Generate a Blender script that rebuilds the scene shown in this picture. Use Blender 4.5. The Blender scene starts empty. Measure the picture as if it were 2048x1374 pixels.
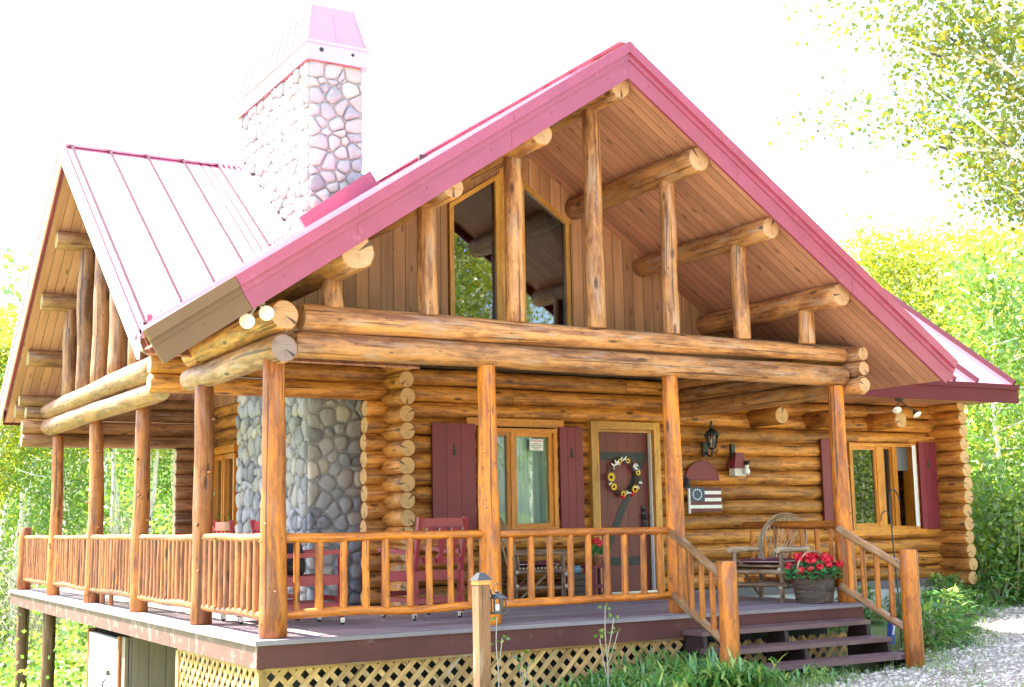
import bpy, math, random
from mathutils import Vector, Matrix, noise
R = math.radians
rng = random.Random(7)
scene = bpy.context.scene
COL = scene.collection

# ------------------------------------------------------------------ helpers
def vec(p): return Vector(p)

class MB:
    """collects primitives and links them as one mesh object"""
    def __init__(s):
        s.v = []; s.f = []; s.uv = []; s.rn = []; s.sm = []; s.mi = []
    def add(s, pts, faces, uvs, r, smooth=False, mi=0):
        b = len(s.v); s.v.extend([tuple(p) for p in pts])
        for fc, u in zip(faces, uvs):
            s.f.append([b+i for i in fc]); s.uv.append(u); s.rn.append(r); s.sm.append(smooth); s.mi.append(mi)
    def poly(s, pts, grain=None, r=None, smooth=False, mi=0):
        pts = [vec(p) for p in pts]
        if r is None: r = (rng.random(), 0, rng.random())
        n = Vector((0,0,0))
        for i in range(len(pts)):
            a = pts[i]; c = pts[(i+1) % len(pts)]
            n += a.cross(c)
        n = n.normalized() if n.length > 1e-12 else Vector((0,0,1))
        g = vec(grain) if grain is not None else pts[1]-pts[0]
        g = g - n*g.dot(n)
        if g.length < 1e-4:
            g = pts[1]-pts[0]
        g.normalize(); h = n.cross(g)
        off = r[0]*17.3
        uv = [(p.dot(g)+off, p.dot(h)) for p in pts]
        s.add(pts, [list(range(len(pts)))], [uv], r, smooth, mi)
    def hexa(s, c, r=None, grain=None, mi=0):
        if r is None: r = (rng.random(), 0, rng.random())
        for q in ((0,3,2,1),(4,5,6,7),(0,1,5,4),(1,2,6,5),(2,3,7,6),(3,0,4,7)):
            s.poly([c[i] for i in q], grain, r, False, mi)
    def box(s, c, d, rot=None, r=None, grain=None, mi=0):
        c = vec(c); x, y, z = d[0]/2, d[1]/2, d[2]/2
        P = [Vector(p) for p in ((-x,-y,-z),(x,-y,-z),(x,y,-z),(-x,y,-z),(-x,-y,z),(x,-y,z),(x,y,z),(-x,y,z))]
        if grain is None:
            k = max(range(3), key=lambda i: d[i]); grain = Vector((0,0,0)); grain[k] = 1
        grain = vec(grain)
        if rot is not None:
            P = [rot @ p for p in P]; grain = rot @ grain
        s.hexa([p+c for p in P], r, grain, mi)
    def bx(s, x0, x1, y0, y1, z0, z1, r=None, grain=None, mi=0):
        s.box(((x0+x1)/2,(y0+y1)/2,(z0+z1)/2), (abs(x1-x0),abs(y1-y0),abs(z1-z0)), None, r, grain, mi)
    def bar(s, p0, p1, w, h, up=(0,0,1), r=None, mi=0):
        p0 = vec(p0); p1 = vec(p1); a = (p1-p0).normalized(); sd = a.cross(vec(up)).normalized(); u = sd.cross(a)
        c = []
        for p in (p0, p1):
            c += [p-sd*w/2-u*h/2, p+sd*w/2-u*h/2, p+sd*w/2+u*h/2, p-sd*w/2+u*h/2]
        s.hexa(c, r, a, mi)
    def prism(s, pts, ext, grain=None, r=None, mi=0):
        """planar polygon pts extruded by vector ext"""
        if r is None: r = (rng.random(), 0, rng.random())
        pts = [vec(p) for p in pts]; e = vec(ext); q = [p+e for p in pts]
        n = Vector((0,0,0))
        for i in range(len(pts)): n += pts[i].cross(pts[(i+1) % len(pts)])
        if n.dot(e) > 0: a, b = list(reversed(pts)), q
        else: a, b = pts, list(reversed(q))
        s.poly(a, grain, r, False, mi); s.poly(b, grain, r, False, mi)
        m = len(pts)
        for i in range(m):
            j = (i+1) % m
            if n.dot(e) > 0: s.poly([pts[i], pts[j], q[j], q[i]], grain, r, False, mi)
            else: s.poly([pts[j], pts[i], q[i], q[j]], grain, r, False, mi)
    def log(s, p0, p1, r0, r1=None, seg=12, n=None, wob=.03, bend=.0, r=None, cap=True, mi=0, cham=.012):
        p0 = vec(p0); p1 = vec(p1); r1 = r0 if r1 is None else r1
        ax = p1-p0; L = ax.length; a = ax.normalized()
        t = Vector((0,0,1)) if abs(a.z) < .9 else Vector((1,0,0))
        sx = a.cross(t).normalized(); sy = sx.cross(a)
        n = n or max(2, int(L/.22)); sd = rng.random()*100
        if r is None: r = (rng.random(), 0, rng.random())
        rings = []
        ts = [(i/n, 1.0, 0) for i in range(n+1)]
        if cham and cap: ts = [(0, .9, 0)] + [(cham/L, 1, 0)] + ts[1:-1] + [(1-cham/L, 1, 0)] + [(1, .9, 0)]
        for (tt, sc, _) in ts:
            b = bend*noise.noise(Vector((sd, tt*2.2, 3)))*math.sin(math.pi*tt); b2 = bend*noise.noise(Vector((sd+9, tt*2.2, 7)))*math.sin(math.pi*tt)
            rad = (r0+(r1-r0)*tt)*sc*(1+wob*.7*noise.noise(Vector((sd, tt*L*2.1, 1))))
            ring = []
            for j in range(seg):
                an = 2*math.pi*j/seg
                rr = rad*(1+wob*noise.noise(Vector((math.cos(an)*1.1+sd, math.sin(an)*1.1, tt*L*1.3))))
                ring.append(p0+ax*tt+sx*(rr*math.cos(an)+b)+sy*(rr*math.sin(an)+b2))
            rings.append((tt*L, rad, ring))
        pts = []; 
        for q in rings: pts += q[2]
        faces = []; uvs = []; off = r[0]*17.3
        for i in range(len(rings)-1):
            u0 = rings[i][0]+off; u1 = rings[i+1][0]+off
            for j in range(seg):
                k = (j+1) % seg
                faces.append((i*seg+j, (i+1)*seg+j, (i+1)*seg+k, i*seg+k))
                v0 = j/seg*6.283*r0; v1 = (j+1)/seg*6.283*r0
                uvs.append([(u0,v0),(u1,v0),(u1,v1),(u0,v1)])
        s.add(pts, faces, uvs, r, True, mi)
        if cap:
            for rg, flip in ((rings[0][2], False), (rings[-1][2], True)):
                c = sum(rg, Vector())/seg
                ids = list(range(seg)); uv = [((p-c).dot(sx), (p-c).dot(sy)) for p in rg]
                if flip: ids.reverse(); uv.reverse()
                s.add(rg, [ids], [uv], (r[0], 1, r[2]), False, mi)
    def tube(s, pts, rad, seg=6, r=None, mi=0, cap=True):
        pts = [vec(p) for p in pts]
        if r is None: r = (rng.random(), 0, rng.random())
        rads = rad if isinstance(rad, (list, tuple)) else [rad]*len(pts)
        vs = []; L = 0; us = []
        prev = None
        for i, p in enumerate(pts):
            d = (pts[min(i+1, len(pts)-1)]-pts[max(i-1, 0)]).normalized()
            if prev is None:
                t = Vector((0,0,1)) if abs(d.z) < .9 else Vector((1,0,0)); sx = d.cross(t).normalized()
            else:
                sx = (prev-d*prev.dot(d)).normalized()
            prev = sx; sy = sx.cross(d)
            if i: L += (p-pts[i-1]).length
            us.append(L)
            for j in range(seg):
                an = 2*math.pi*j/seg; vs.append(p+(sx*math.cos(an)+sy*math.sin(an))*rads[i])
        F = []; U = []
        for i in range(len(pts)-1):
            for j in range(seg):
                k = (j+1) % seg; F.append((i*seg+j, (i+1)*seg+j, (i+1)*seg+k, i*seg+k))
                a = j/seg*6.28*rads[0]; b = (j+1)/seg*6.28*rads[0]
                U.append([(us[i],a),(us[i+1],a),(us[i+1],b),(us[i],b)])
        if cap:
            F.append(tuple(range(seg))); U.append([(0,0)]*seg); F.append(tuple(reversed(range(len(vs)-seg, len(vs))))); U.append([(0,0)]*seg)
        s.add(vs, F, U, r, True, mi)
    def lathe(s, prof, c=(0,0,0), seg=16, r=None, mi=0, axis='z', sy=1.0):
        c = vec(c)
        if r is None: r = (rng.random(), 0, rng.random())
        vs = []
        for (rad, h) in prof:
            for j in range(seg):
                an = 2*math.pi*j/seg; x, y = rad*math.cos(an), rad*math.sin(an)*sy
                p = {'z': (x,y,h), 'y': (x,h,y), 'x': (h,x,y)}[axis]
                vs.append(c+vec(p))
        F = []; U = []
        for i in range(len(prof)-1):
            for j in range(seg):
                k = (j+1) % seg; q = (i*seg+j, i*seg+k, (i+1)*seg+k, (i+1)*seg+j)
                if axis == 'y': q = q[::-1]
                F.append(q); U.append([(j/seg, i*.1),((j+1)/seg, i*.1),((j+1)/seg, i*.1+.1),(j/seg, i*.1+.1)])
        s.add(vs, F, U, r, True, mi)
    def leaf(s, p, d, n, L, w, r, mi=0):
        """diamond shaped leaf"""
        sd = d.cross(n).normalized()
        pts = (p, p+d*L*.45+sd*w*.5, p+d*L, p+d*L*.45-sd*w*.5)
        s.add(pts, [(0,1,2,3)], [[(0,.5),(.5,1),(1,.5),(.5,0)]], r, False, mi)
    def blade(s, p, d, L, w, droop, r, seg=3, mi=0):
        p = vec(p); sd = d.cross(Vector((0,0,1)))
        sd = sd.normalized() if sd.length > 1e-3 else Vector((1,0,0))
        vs = []; F = []; U = []
        for i in range(seg+1):
            t = i/seg; c = p+d*L*t+Vector((0,0,-droop*L*t*t)); ww = w*(1-t)**.7*(.5+1.2*min(t*2, .5))+.0006
            vs += [c-sd*ww/2, c+sd*ww/2]
        for i in range(seg):
            F.append((2*i, 2*i+1, 2*i+3, 2*i+2)); U.append([(i/seg,0),(i/seg,1),((i+1)/seg,1),((i+1)/seg,0)])
        s.add(vs, F, U, r, True, mi)
    def mesh(s, name):
        me = bpy.data.meshes.new(name); me.from_pydata(s.v, [], s.f)
        n = len(me.loops)
        uvl = me.uv_layers.new(name='UVMap'); flat = []
        for u in s.uv:
            for q in u: flat += [q[0], q[1]]
        uvl.data.foreach_set('uv', flat)
        ca = me.color_attributes.new('rnd', 'FLOAT_COLOR', 'CORNER'); fl = []
        for fc, r in zip(s.f, s.rn):
            fl += [r[0], r[1], r[2], 1.0]*len(fc)
        ca.data.foreach_set('color', fl)
        me.polygons.foreach_set('use_smooth', s.sm); me.polygons.foreach_set('material_index', s.mi)
        me.update(); return me
    def build(s, name, mats, parent=None, local=False, label=None):
        me = s.mesh(name)
        for m in (mats if isinstance(mats, (list, tuple)) else [mats]): me.materials.append(m)
        o = bpy.data.objects.new(name, me); COL.objects.link(o)
        if parent is not None:
            o.parent = parent
            if not local:
                q = parent; off = Vector()
                while q is not None and q.type == 'EMPTY': off += q.location; q = q.parent
                o.matrix_parent_inverse = Matrix.Translation(-off) if parent.type == 'EMPTY' else Matrix.Identity(4)
        if label: o['label'] = label
        return o

def sub(name, mb, mats, part, label=None):
    """sub-part: geometry given in the same frame as the part it belongs to"""
    o = mb.build(name, mats, part, local=True, label=label); return o
def tag(o, label, cat, group=None):
    o['label'] = label; o['category'] = cat
    if group: o['group'] = group
    return o
def thing(name, label, cat, loc=(0,0,0), rz=0, group=None):
    o = bpy.data.objects.new(name, None); COL.objects.link(o); o.location = loc; o.rotation_euler = (0,0,rz); o.empty_display_size = .1
    return tag(o, label, cat, group)
def struct(name, mb, mats, kind='structure'):
    o = mb.build(name, mats); o['kind'] = kind; return o
def copy_tree(o, parent=None):
    c = o.copy(); COL.objects.link(c)
    if parent is not None: c.parent = parent
    for ch in list(o.children): copy_tree(ch, c)
    return c
def bez(p, n):
    """Catmull-Rom through points"""
    p = [vec(q) for q in p]; out = []
    for i in range(len(p)-1):
        a = p[max(i-1,0)]; b = p[i]; c = p[i+1]; d = p[min(i+2,len(p)-1)]
        for k in range(n):
            t = k/n
            out.append(.5*((2*b)+(c-a)*t+(2*a-5*b+4*c-d)*t*t+(3*b-a-3*c+d)*t**3))
    out.append(p[-1]); return out

# ------------------------------------------------------------------ materials
class G:
    def __init__(s, name):
        s.m = bpy.data.materials.new(name); s.m.use_nodes = True; s.nt = s.m.node_tree; s.nt.nodes.clear()
        s.out = s.nt.nodes.new('ShaderNodeOutputMaterial')
    def set(s, sock, v):
        if hasattr(v, 'is_linked') or isinstance(v, bpy.types.NodeSocket): s.nt.links.new(v, sock)
        else:
            if sock.type == 'RGBA' and len(v) == 3: v = (*v, 1)
            sock.default_value = v
    def n(s, t, ins=None, **props):
        nd = s.nt.nodes.new(t)
        for k, v in props.items(): setattr(nd, k, v)
        for k, v in (ins or {}).items(): s.set(nd.inputs[k], v)
        return nd
    def m_(s, op, a, b=0.0, c=None, clamp=False):
        nd = s.n('ShaderNodeMath', operation=op, use_clamp=clamp); s.set(nd.inputs[0], a); s.set(nd.inputs[1], b)
        if c is not None: s.set(nd.inputs[2], c)
        return nd.outputs[0]
    def mix(s, f, a, b, bt='MIX'):
        nd = s.n('ShaderNodeMix', data_type='RGBA', blend_type=bt); s.set(nd.inputs[0], f); s.set(nd.inputs[6], a); s.set(nd.inputs[7], b); return nd.outputs[2]
    def comb(s, x, y, z):
        nd = s.n('ShaderNodeCombineXYZ'); s.set(nd.inputs[0], x); s.set(nd.inputs[1], y); s.set(nd.inputs[2], z); return nd.outputs[0]
    def noise(s, v, sc=1.0, det=4.0, rough=.55, dist=0.0):
        nd = s.n('ShaderNodeTexNoise', {'Vector': v, 'Scale': sc, 'Detail': det, 'Roughness': rough, 'Distortion': dist}); return nd.outputs[0]
    def step(s, x, lo, hi):
        nd = s.n('ShaderNodeMapRange', interpolation_type='SMOOTHSTEP'); s.set(nd.inputs[0], x); nd.inputs[1].default_value = lo; nd.inputs[2].default_value = hi; return nd.outputs[0]
    def uvs(s):
        nd = s.n('ShaderNodeUVMap', uv_map='UVMap'); sp = s.n('ShaderNodeSeparateXYZ', {0: nd.outputs[0]}); return nd.outputs[0], sp.outputs[0], sp.outputs[1]
    def rnd(s):
        a = s.n('ShaderNodeAttribute', attribute_name='rnd', attribute_type='GEOMETRY'); sp = s.n('ShaderNodeSeparateColor', {0: a.outputs[0]}); return sp.outputs[0], sp.outputs[1], sp.outputs[2]
    def pos(s): return s.n('ShaderNodeNewGeometry').outputs['Position']
    def bump(s, h, st=.3, d=.01, nrm=None):
        nd = s.n('ShaderNodeBump', {'Strength': st, 'Distance': d, 'Height': h})
        if nrm is not None: s.set(nd.inputs['Normal'], nrm)
        return nd.outputs[0]
    def bsdf(s, **ins):
        nd = s.n('ShaderNodeBsdfPrincipled')
        for k, v in ins.items(): s.set(nd.inputs[k.replace('_', ' ')], v)
        s.nt.links.new(nd.outputs[0], s.out.inputs[0]); return nd

def wood(name, light, dark, rough=.5, coat=.15, knot=1.0, grey=None, gamt=0.0, crack=1.0, endc=None):
    light = tuple(c*.86 for c in light); dark = tuple(c*.74 for c in dark)
    g = G(name); _, u, v = g.uvs(); r, e, k = g.rnd()
    grain = g.noise(g.comb(g.m_('MULTIPLY', u, 1.3), g.m_('MULTIPLY', v, 26), g.m_('MULTIPLY', r, 37)), 1.0, 5, .6)
    patch = g.noise(g.comb(g.m_('MULTIPLY', u, 1.1), g.m_('MULTIPLY', v, 5), g.m_('MULTIPLY', r, 91)), 1.3, 4, .55, .6)
    fine = g.noise(g.comb(g.m_('MULTIPLY', u, 7), g.m_('MULTIPLY', v, 60), g.m_('MULTIPLY', r, 23)), 1.0, 4, .65)
    mott = g.noise(g.comb(g.m_('MULTIPLY', u, 6), g.m_('MULTIPLY', v, 15), g.m_('MULTIPLY', r, 53)), 1.0, 4, .6, .8)
    f = g.m_('ADD', g.m_('ADD', g.m_('MULTIPLY', grain, .45), g.m_('MULTIPLY', patch, .65)), g.m_('ADD', g.m_('MULTIPLY', fine, .22), g.m_('MULTIPLY', mott, .40)))
    f = g.step(f, .68, 1.02)
    col = g.mix(f, dark, light)
    val = g.m_('ADD', g.m_('MULTIPLY', k, .5), .76)
    col = g.mix(1.0, col, g.comb(val, val, val), 'MULTIPLY')
    if grey:
        gm = g.step(g.noise(g.comb(g.m_('MULTIPLY', u, 1.6), g.m_('MULTIPLY', v, 9), g.m_('MULTIPLY', r, 11)), 1.6, 5, .6), .62-gamt*.25, .8-gamt*.2)
        col = g.mix(g.m_('MULTIPLY', gm, .8), col, grey)
    vo = g.n('ShaderNodeTexVoronoi', {'Vector': g.comb(g.m_('MULTIPLY', u, 2.0), g.m_('MULTIPLY', v, 6), g.m_('MULTIPLY', r, 13)), 'Scale': 1.0})
    vo2 = g.n('ShaderNodeTexVoronoi', {'Vector': g.comb(g.m_('MULTIPLY', u, 5.5), g.m_('MULTIPLY', v, 13), g.m_('MULTIPLY', r, 29)), 'Scale': 1.0})
    ks = g.m_('MULTIPLY', g.m_('MAXIMUM', g.step(vo.outputs[0], .17, .07), g.m_('MULTIPLY', g.step(vo2.outputs[0], .13, .06), .8)), knot)
    ck = g.m_('MULTIPLY', g.step(g.noise(g.comb(g.m_('MULTIPLY', u, .6), g.m_('MULTIPLY', v, 30), g.m_('MULTIPLY', r, 17)), 1.0, 2, .5), .635, .68), crack)
    dk = g.m_('MAXIMUM', g.m_('MULTIPLY', ks, .85), g.m_('MULTIPLY', ck, .75), clamp=True)
    col = g.mix(dk, col, tuple(c*.22 for c in dark))
    # sawn ends: growth rings and radial checks
    uvn, _, _ = g.uvs()
    d = g.m_('SQRT', g.m_('ADD', g.m_('MULTIPLY', u, u), g.m_('MULTIPLY', v, v)))
    ring = g.m_('SINE', g.m_('ADD', g.m_('MULTIPLY', d, 420), g.m_('MULTIPLY', g.noise(uvn, 14, 3), 9)))
    ec = g.mix(g.step(ring, -.6, 1.0), tuple(c*.82 for c in (endc or light)), tuple(min(1, c*1.06) for c in (endc or light)))
    ec = g.mix(g.step(g.noise(uvn, 9, 3), .5, .75), ec, tuple(c*.6 for c in (endc or light)))
    an = g.m_('ARCTAN2', v, u)
    chk = g.step(g.m_('SINE', g.m_('ADD', g.m_('MULTIPLY', an, 1.0), g.m_('MULTIPLY', r, 44))), .986, .995)
    ec = g.mix(g.m_('MULTIPLY', chk, .85), ec, tuple(c*.12 for c in dark))
    col = g.mix(e, col, ec)
    h = g.m_('SUBTRACT', g.m_('ADD', g.m_('MULTIPLY', grain, .5), g.m_('ADD', g.m_('MULTIPLY', patch, .6), g.m_('MULTIPLY', mott, .5))), g.m_('MULTIPLY', dk, .7))
    rg = g.m_('ADD', g.m_('MULTIPLY', grain, .22), rough-.1)
    g.bsdf(Base_Color=col, Roughness=rg, Normal=g.bump(h, .6, .015), Coat_Weight=g.m_('MULTIPLY', g.m_('SUBTRACT', 1.0, e), coat), Coat_Roughness=.3)
    return g.m

def boards(name, light, dark, width=.14, rough=.55, gap=.03, knot=.8, axis='v'):
    light = tuple(c*.9 for c in light); dark = tuple(c*.82 for c in dark)
    g = G(name); _, u, v = g.uvs(); r, e, k = g.rnd()
    q = g.m_('DIVIDE', v, width); bi = g.m_('FLOOR', q); fr = g.m_('FRACT', q)
    wn = g.n('ShaderNodeTexWhiteNoise', {'W': bi}, noise_dimensions='1D').outputs[0]
    grain = g.noise(g.comb(g.m_('MULTIPLY', u, 1.4), g.m_('MULTIPLY', v, 24), g.m_('MULTIPLY', wn, 50)), 1, 5, .6)
    patch = g.noise(g.comb(g.m_('MULTIPLY', u, .8), g.m_('MULTIPLY', v, 3), g.m_('MULTIPLY', wn, 70)), 1.2, 3)
    f = g.step(g.m_('ADD', g.m_('MULTIPLY', grain, .5), g.m_('MULTIPLY', patch, .8)), .4, .95)
    col = g.mix(f, dark, light); val = g.m_('ADD', g.m_('MULTIPLY', wn, .3), .85)
    col = g.mix(1.0, col, g.comb(val, val, val), 'MULTIPLY')
    vo = g.n('ShaderNodeTexVoronoi', {'Vector': g.comb(g.m_('MULTIPLY', u, 2.2), g.m_('MULTIPLY', v, 7), g.m_('MULTIPLY', wn, 30)), 'Scale': 1.0})
    vo2 = g.n('ShaderNodeTexVoronoi', {'Vector': g.comb(g.m_('MULTIPLY', u, 5), g.m_('MULTIPLY', v, 14), g.m_('MULTIPLY', wn, 41)), 'Scale': 1.0})
    ks = g.m_('MULTIPLY', g.m_('MAXIMUM', g.step(vo.outputs[0], .16, .06), g.step(vo2.outputs[0], .12, .05)), knot)
    gr = g.m_('MAXIMUM', g.step(fr, gap, gap*.4), g.step(fr, 1-gap, 1-gap*.4))
    dk = g.m_('MAXIMUM', g.m_('MULTIPLY', ks, .8), g.m_('MULTIPLY', gr, .85))
    col = g.mix(dk, col, tuple(c*.25 for c in dark))
    g.bsdf(Base_Color=col, Roughness=rough, Normal=g.bump(g.m_('SUBTRACT', g.m_('MULTIPLY', grain, .4), gr), .5, .008))
    return g.m

def paint(name, c, rough=.45, var=.12, coat=0.0, spec=.5, wear=None, wamt=0.0, metal=0.0, cior=1.5):
    g = G(name); p = g.pos(); r, e, k = g.rnd()
    a = g.noise(p, 3.0, 5, .6); b = g.noise(p, 45, 3, .6)
    f = g.m_('ADD', g.m_('MULTIPLY', a, .7), g.m_('MULTIPLY', b, .3))
    f = g.step(f, .3, .7)
    col = g.mix(f, tuple(x*(1-var) for x in c), tuple(min(1, x*(1+var)) for x in c))
    val = g.m_('ADD', g.m_('MULTIPLY', k, .16), .92); col = g.mix(1.0, col, g.comb(val, val, val), 'MULTIPLY')
    if wear:
        wm = g.step(g.noise(p, 5.5, 6, .65), .66-wamt*.3, .72-wamt*.3); col = g.mix(g.m_('MULTIPLY', wm, .85), col, wear)
    g.bsdf(Base_Color=col, Roughness=g.m_('ADD', g.m_('MULTIPLY', b, .15), rough-.07), Coat_Weight=coat, Coat_Roughness=.15, Coat_IOR=cior, Specular_IOR_Level=spec, Metallic=metal, Normal=g.bump(b, .12, .004))
    return g.m

def plain(name, c, rough=.5, metal=0.0, spec=.5):
    g = G(name); p = g.pos(); b = g.noise(p, 60, 3)
    col = g.mix(g.step(b, .3, .7), tuple(x*.88 for x in c), tuple(min(1, x*1.08) for x in c))
    g.bsdf(Base_Color=col, Roughness=rough, Metallic=metal, Specular_IOR_Level=spec); return g.m

def leafmat(name, c1, c2, trans=.5, rough=.5, c3=None):
    g = G(name); r, e, k = g.rnd()
    col = g.mix(r, c1, c2)
    if c3: col = g.mix(g.step(k, .72, .95), col, c3)
    d = g.n('ShaderNodeBsdfDiffuse', {'Color': col}); t = g.n('ShaderNodeBsdfTranslucent', {'Color': g.mix(.5, col, (1.0, 1.0, .25), 'MULTIPLY')})
    gl = g.n('ShaderNodeBsdfGlossy', {'Color': (1,1,1,1), 'Roughness': .35})
    m1 = g.n('ShaderNodeMixShader', {0: trans, 1: d.outputs[0], 2: t.outputs[0]}); m2 = g.n('ShaderNodeMixShader', {0: .05, 1: m1.outputs[0], 2: gl.outputs[0]})
    g.nt.links.new(m2.outputs[0], g.out.inputs[0]); return g.m

def glassmat(name, tint=(.9,.95,.93), ior=1.5, refl=1.0):
    g = G(name); fr = g.n('ShaderNodeFresnel', {'IOR': ior}).outputs[0]
    n = g.bump(g.noise(g.pos(), 2.2, 2), .02, .01)
    t = g.n('ShaderNodeBsdfTransparent', {'Color': tint}); gl = g.n('ShaderNodeBsdfGlossy', {'Color': (1,1,1,1), 'Roughness': .015, 'Normal': n})
    m = g.n('ShaderNodeMixShader', {0: g.m_('MULTIPLY', fr, refl, clamp=True), 1: t.outputs[0], 2: gl.outputs[0]}); g.nt.links.new(m.outputs[0], g.out.inputs[0]); return g.m

def rockmat(name, lift=0.0):
    g = G(name); r, e, k = g.rnd(); p = g.pos()
    n1 = g.noise(p, 9, 6, .65); n2 = g.noise(p, 60, 4, .6)
    rp = g.n('ShaderNodeValToRGB', {0: r}); cr = rp.color_ramp
    cr.elements[0].color = (.12,.13,.155,1); cr.elements[1].color = (.50,.45,.39,1)
    for pos_, c in ((.22,(.22,.23,.25)),(.45,(.34,.34,.35)),(.62,(.24,.23,.225)),(.76,(.37,.34,.30)),(.88,(.29,.275,.25))):
        el = cr.elements.new(pos_); el.color = (*c,1)
    col = g.mix(g.m_('MULTIPLY', g.step(n1, .45, .7), .45), rp.outputs[0], (.42,.41,.40)); col = g.mix(g.m_('MULTIPLY', g.step(n2, .52, .72), .5), col, (.10,.10,.11))
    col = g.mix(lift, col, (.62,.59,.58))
    h = g.m_('ADD', g.m_('MULTIPLY', n1, .7), g.m_('MULTIPLY', n2, .3))
    g.bsdf(Base_Color=col, Roughness=.72, Normal=g.bump(h, .55, .02)); return g.m

def barkmat(name):
    g = G(name); _, u, v = g.uvs(); p = g.pos()
    n = g.noise(g.comb(g.m_('MULTIPLY', u, 5), g.m_('MULTIPLY', v, 3.0), 0), 1.5, 4, .6)
    n2 = g.noise(p, 6, 4)
    vo = g.n('ShaderNodeTexVoronoi', {'Vector': g.comb(g.m_('MULTIPLY', u, 1.3), g.m_('MULTIPLY', v, 2.6), 1.7), 'Scale': 1.0}).outputs[0]
    dk = g.m_('MAXIMUM', g.step(n, .62, .7), g.step(vo, .2, .1))
    col = g.mix(g.step(n2, .35, .7), (.86,.84,.76), (.70,.69,.60)); col = g.mix(dk, col, (.05,.045,.04))
    g.bsdf(Base_Color=col, Roughness=.7, Normal=g.bump(n, .3, .01)); return g.m

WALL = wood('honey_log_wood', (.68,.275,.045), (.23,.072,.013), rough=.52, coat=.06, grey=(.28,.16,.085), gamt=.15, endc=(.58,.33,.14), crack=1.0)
BEAM = wood('beam_log_wood', (.64,.285,.090), (.24,.080,.027), rough=.55, coat=.05, grey=(.38,.24,.16), gamt=.55, endc=(.54,.30,.15))
POST = wood('orange_post_wood', (.70,.205,.006), (.26,.062,.007), rough=.52, coat=.08, grey=(.24,.095,.05), gamt=.55, crack=1.0, endc=(.5,.33,.18))
RAIL = wood('orange_rail_wood', (.66,.20,.010), (.32,.08,.009), rough=.52, coat=.08, grey=(.34,.15,.09), gamt=.2, crack=.8, endc=(.5,.30,.15))
REDW = wood('red_brown_weathered_wood', (.38,.115,.018), (.14,.036,.009), rough=.58, coat=.03, grey=(.27,.12,.07), gamt=.35, crack=1.0, endc=(.4,.22,.12))
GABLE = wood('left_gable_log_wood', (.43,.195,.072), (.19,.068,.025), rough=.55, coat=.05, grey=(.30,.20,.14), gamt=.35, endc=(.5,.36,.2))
SASH = wood('orange_sash_wood', (.72,.275,.022), (.52,.16,.012), rough=.4, coat=.25, knot=.4, crack=.1)
TRIM = wood('golden_trim_wood', (.70,.35,.06), (.50,.20,.025), rough=.4, coat=.3, knot=.5, crack=.15)
WILLOW = wood('brown_willow_stick', (.30,.17,.085), (.11,.055,.028), rough=.6, coat=.05, grey=(.38,.27,.18), gamt=.4, endc=(.5,.4,.28))
TWIG = wood('pale_willow_twig', (.60,.43,.25), (.32,.19,.10), rough=.55, coat=.1, knot=.3)
BASKET = wood('brown_wicker', (.15,.095,.06), (.05,.03,.02), rough=.65, coat=.05, grey=(.22,.17,.13), gamt=.4)
SIDEPOST = wood('brown_side_post_wood', (.52,.175,.03), (.22,.06,.013), rough=.55, coat=.05, grey=(.30,.14,.09), gamt=.45, crack=1.0, endc=(.4,.22,.12))
LATT = wood('yellow_lattice_wood', (.74,.43,.16), (.50,.26,.085), rough=.6, coat=0, knot=.3, grey=(.46,.40,.32), gamt=.3)
GREYPOST = wood('weathered_post_wood', (.20,.095,.038), (.11,.048,.02), rough=.7, coat=0, grey=(.27,.19,.13), gamt=.4)
SIDING = boards('vertical_pine_boards', (.55,.265,.125), (.37,.16,.072), .145, gap=.04)
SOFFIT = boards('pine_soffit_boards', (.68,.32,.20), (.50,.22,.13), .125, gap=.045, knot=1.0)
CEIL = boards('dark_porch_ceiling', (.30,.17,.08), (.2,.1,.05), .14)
SHEDB = boards('grey_brown_shed_boards', (.33,.235,.195), (.24,.165,.135), .2, gap=.03, knot=.2)
DECK = boards('worn_mauve_deck_boards', (.36,.30,.32), (.22,.17,.185), .14, gap=.03, knot=.1, rough=.55)
FASC = paint('brown_deck_paint', (.095,.031,.027), .6, .15, spec=.25, wear=(.16,.08,.07), wamt=.1)
FASCS = paint('sun_bleached_deck_paint', (.105,.047,.041), .55, .15, wear=(.21,.135,.12), wamt=.4)
TREAD = paint('red_brown_tread_paint', (.145,.078,.076), .5, .15, wear=(.25,.175,.17), wamt=.25)
STRING = paint('dark_stringer_paint', (.03,.012,.012), .6, .15)
ROOF = paint('burgundy_roof_metal', (.52,.13,.20), .35, .05, coat=1.0, cior=3.4)
SEAM = paint('shade_painted_seam', (.045,.005,.013), .6, .06, spec=.2)  # same metal as the roof, darkened to paint in shade along the seams
PALET = paint('sun_painted_rake_trim', (.74,.60,.66), .4, .05)  # sunlight on the left rake painted in as a pale metal colour
BEAMG = wood('grey_weathered_log_end', (.50,.25,.12), (.22,.09,.045), rough=.6, coat=.05, grey=(.40,.27,.22), gamt=.6, endc=(.27,.185,.16))
ROOFT = paint('glare_lightened_trim_metal', (.285,.045,.090), .40, .10, coat=.3, cior=1.6, wear=(.34,.08,.12), wamt=.12)  # burgundy trim lightened to paint in the glare on the front rake
EAVE = paint('shade_dark_eave_trim', (.105,.010,.017), .5, .1, spec=.2)  # darker copy of the burgundy trim, shade on the eave painted in
BROWNT = paint('tan_brown_trim_metal', (.145,.078,.036), .5, .08, spec=.3)
RED = paint('burgundy_shutter_paint', (.18,.020,.032), .5, .12)
DOORR = paint('burgundy_door_paint', (.135,.015,.022), .42, .1, coat=.1)
CHAIR = paint('red_chair_paint', (.26,.014,.026), .36, .12, coat=.2)
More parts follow.
